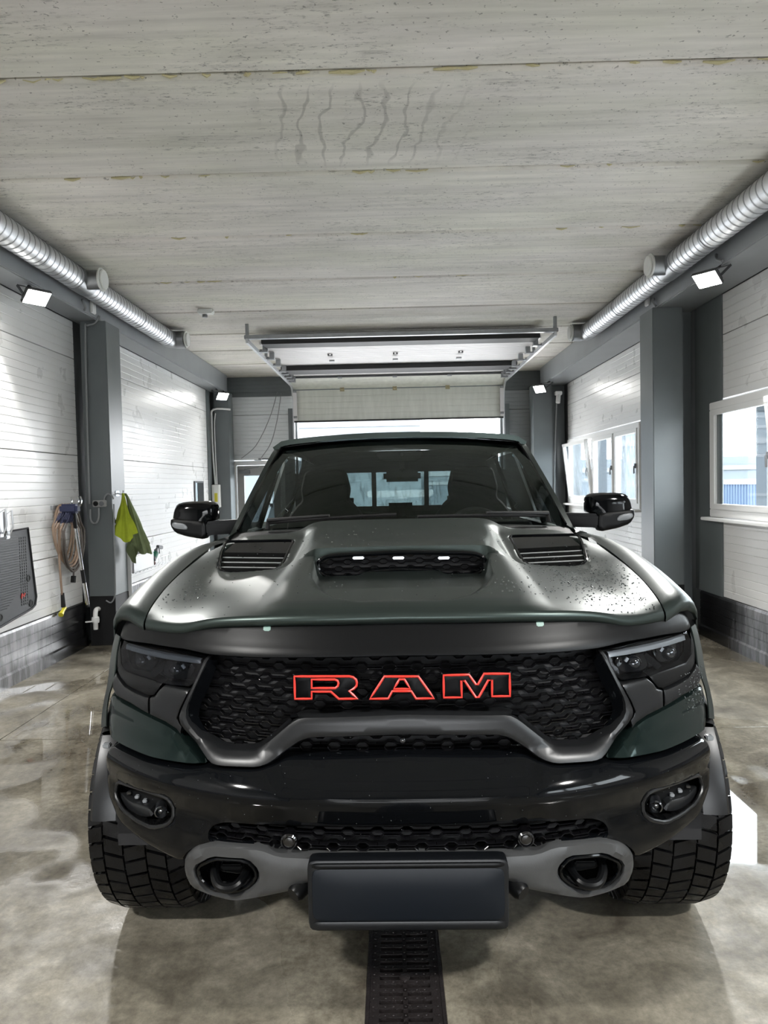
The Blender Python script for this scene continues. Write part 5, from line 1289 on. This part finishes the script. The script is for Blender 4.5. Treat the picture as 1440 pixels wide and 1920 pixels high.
# junction boxes on the beams and loops of cable
for (u, v, X, lab) in ((172, 577, BL, 'small white junction box on the beam above the dark socket column'), (1216, 563, BR, 'small white junction box on the beam above the column by the window')):
    p = onX(u, v, X); s = 1 if X < 0 else -1
    J = thing('junction_box', lab, 'junction box', (X, p.y, p.z))
    MB().box((min(X, X+s*.024), p.y-.05, p.z-.06), (max(X, X+s*.024), p.y+.05, p.z+.06)).build('box_body', 'pvc', J, bevel=.006)
    MB().box((min(X+s*.0245, X+s*.027), p.y-.042, p.z-.05), (max(X+s*.0245, X+s*.027), p.y+.042, p.z+.05)).build('box_lid', 'pvc', J)
p = onX(1345, 450, BR); conduit([(BR-.012, p.y, 3.50), (BR-.02, p.y-.02, 3.47), (BR-.025, p.y-.06, 3.44), (BR-.013, p.y-.12, 3.41)], .012, 'grey cable loop under the duct beside the floodlight by the wet window')
p = onX(1228, 545, BR); conduit([(BR-.012, p.y, 3.50), (BR-.03, p.y-.03, 3.46), (BR-.013, p.y-.06, 3.41)], .012, 'grey cable loop between the duct and the junction box')
p = onX(160, 560, BL); conduit([(BL+.012, p.y-.1, 3.50), (BL+.03, p.y-.12, 3.47), (BL+.03, p.y-.08, 3.43), (BL+.013, p.y-.06, 3.405)], .012, 'grey cable loop under the duct above the socket column')
# stained sensor on the ceiling
p = onZ(386, 584, CZ-.02)
SN = thing('ceiling_sensor', 'small white sensor box on the stained concrete ceiling', 'sensor', (p.x, p.y, CZ))
MB().box((p.x-.09, p.y-.06, CZ-.05), (p.x+.09, p.y+.06, CZ-.0005)).build('sensor_body', 'white_cap', SN, bevel=.012); MB().lathe([(.03, 0), (.03, .03)], (p.x-.02, p.y+.03, CZ-.051), (0, 0, -1), 12).build('sensor_eye', 'lamp_grey', SN)
# ================================================================= outside
tag(struct(mk_box('ground', (-60, -40, -.40), (70, 80, -.31), 'out_ground')), None)
mk = mk_box('yard', (3.61, -5.01, -.30), (60, 13.79, -.05), 'out_ground'); struct(mk)
mk = mk_box('yard', (-40, 13.81, -.30), (60, 60, -.05), 'out_ground'); struct(mk)
mk = mk_box('yard', (-40, -30, -.30), (40, -5.02, -.05), 'out_ground'); struct(mk)
def facade(name, label, lo, hi, material, wins, axis, band=None):
    t = thing(name, label, 'building', ((lo[0]+hi[0])/2, (lo[1]+hi[1])/2, lo[2]))
    mk_box('wall', lo, hi, material, t)
    for a, b, z0, z1 in wins:
        if axis == 'Y':   # facade seen along +Y
            y = lo[1]
            f = MB().box((a, y-.06, z0), (b, y, z0+.1)).box((a, y-.06, z1-.1), (b, y, z1)).box((a, y-.06, z0), (a+.1, y, z1)).box((b-.1, y-.06, z0), (b, y, z1)).build('window_frame', 'out_white', t)
            mk_box('pane', (a+.1, y-.03, z0+.1), (b-.1, y-.01, z1-.1), 'out_grey', f)
        else:
            x = lo[0]
            f = MB().box((x-.06, a, z0), (x, b, z0+.1)).box((x-.06, a, z1-.1), (x, b, z1)).box((x-.06, a, z0), (x, a+.1, z1)).box((x-.06, b-.1, z0), (x, b, z1)).build('window_frame', 'out_white', t)
            mk_box('pane', (x-.03, a+.1, z0+.1), (x-.01, b-.1, z1-.1), 'out_grey', f)
    for (z0, z1) in band or []:
        if axis == 'Y': mk_box('cladding_band', (lo[0], lo[1]-.05, z0), (hi[0], lo[1], z1), 'out_white', t)
        else: mk_box('cladding_band', (lo[0]-.05, lo[1], z0), (lo[0], hi[1], z1), 'out_white', t)
    return t
facade('warehouse', 'tall pale clad building beyond the open gate', (-16, 24, -.05), (1.0, 30, 9), 'out_wall', [(-7, -4, 1, 2.4)], 'Y', [(2.75, 2.95), (3.25, 3.35), (3.6, 3.68)])
facade('office_block', 'low pale building with a white framed window beyond the gate', (1.0, 24.3, -.05), (14, 30, 2.35), 'out_wall', [(1.1, 2.9, .2, 1.7), (5, 7, .6, 1.7)], 'Y', [(1.9, 2.05)])
facade('yard_building', 'pale low building across the yard behind the windows', (15, -10, -.05), (22, 23, 2.9), 'out_wall', [(0, 2, .8, 2), (6, 8, .8, 2), (14, 16, .8, 2), (20, 22, .8, 2)], 'X', [(2.6, 2.9)])
c = thing('shipping_container', 'blue shipping container standing in the yard', 'container', (10, 18, 0))
m = MB()
n = 40
prof = []
for k in range(n): y = 15+6*k/n; prof += [(9.0, y), (9.0, y+.06), (9.05, y+.09), (9.05, y+.13)]
m.prism([(p[0], p[1], -.05) for p in prof]+[(11.4, 21, -.05), (11.4, 15, -.05)], (0, 0, 1.5)); m.build('corrugated_body', 'out_blue', c, ang=20)
MB().box((8.98, 14.97, 1.45), (11.42, 21.03, 1.58)).build('roof', 'out_white', c)
for k, y in enumerate((7.05, 12.9, 11.2)):
    tag(mk_box('steel_post', (3.62, y-.1, -.3), (3.84, y+.1, 4.2), 'out_grey', origin=(3.73, y, 0)), ['blue grey steel post outside the wet near window', 'blue grey steel post outside the tilted end sash', 'blue grey steel post outside the middle pane of the far window'][k], 'post')
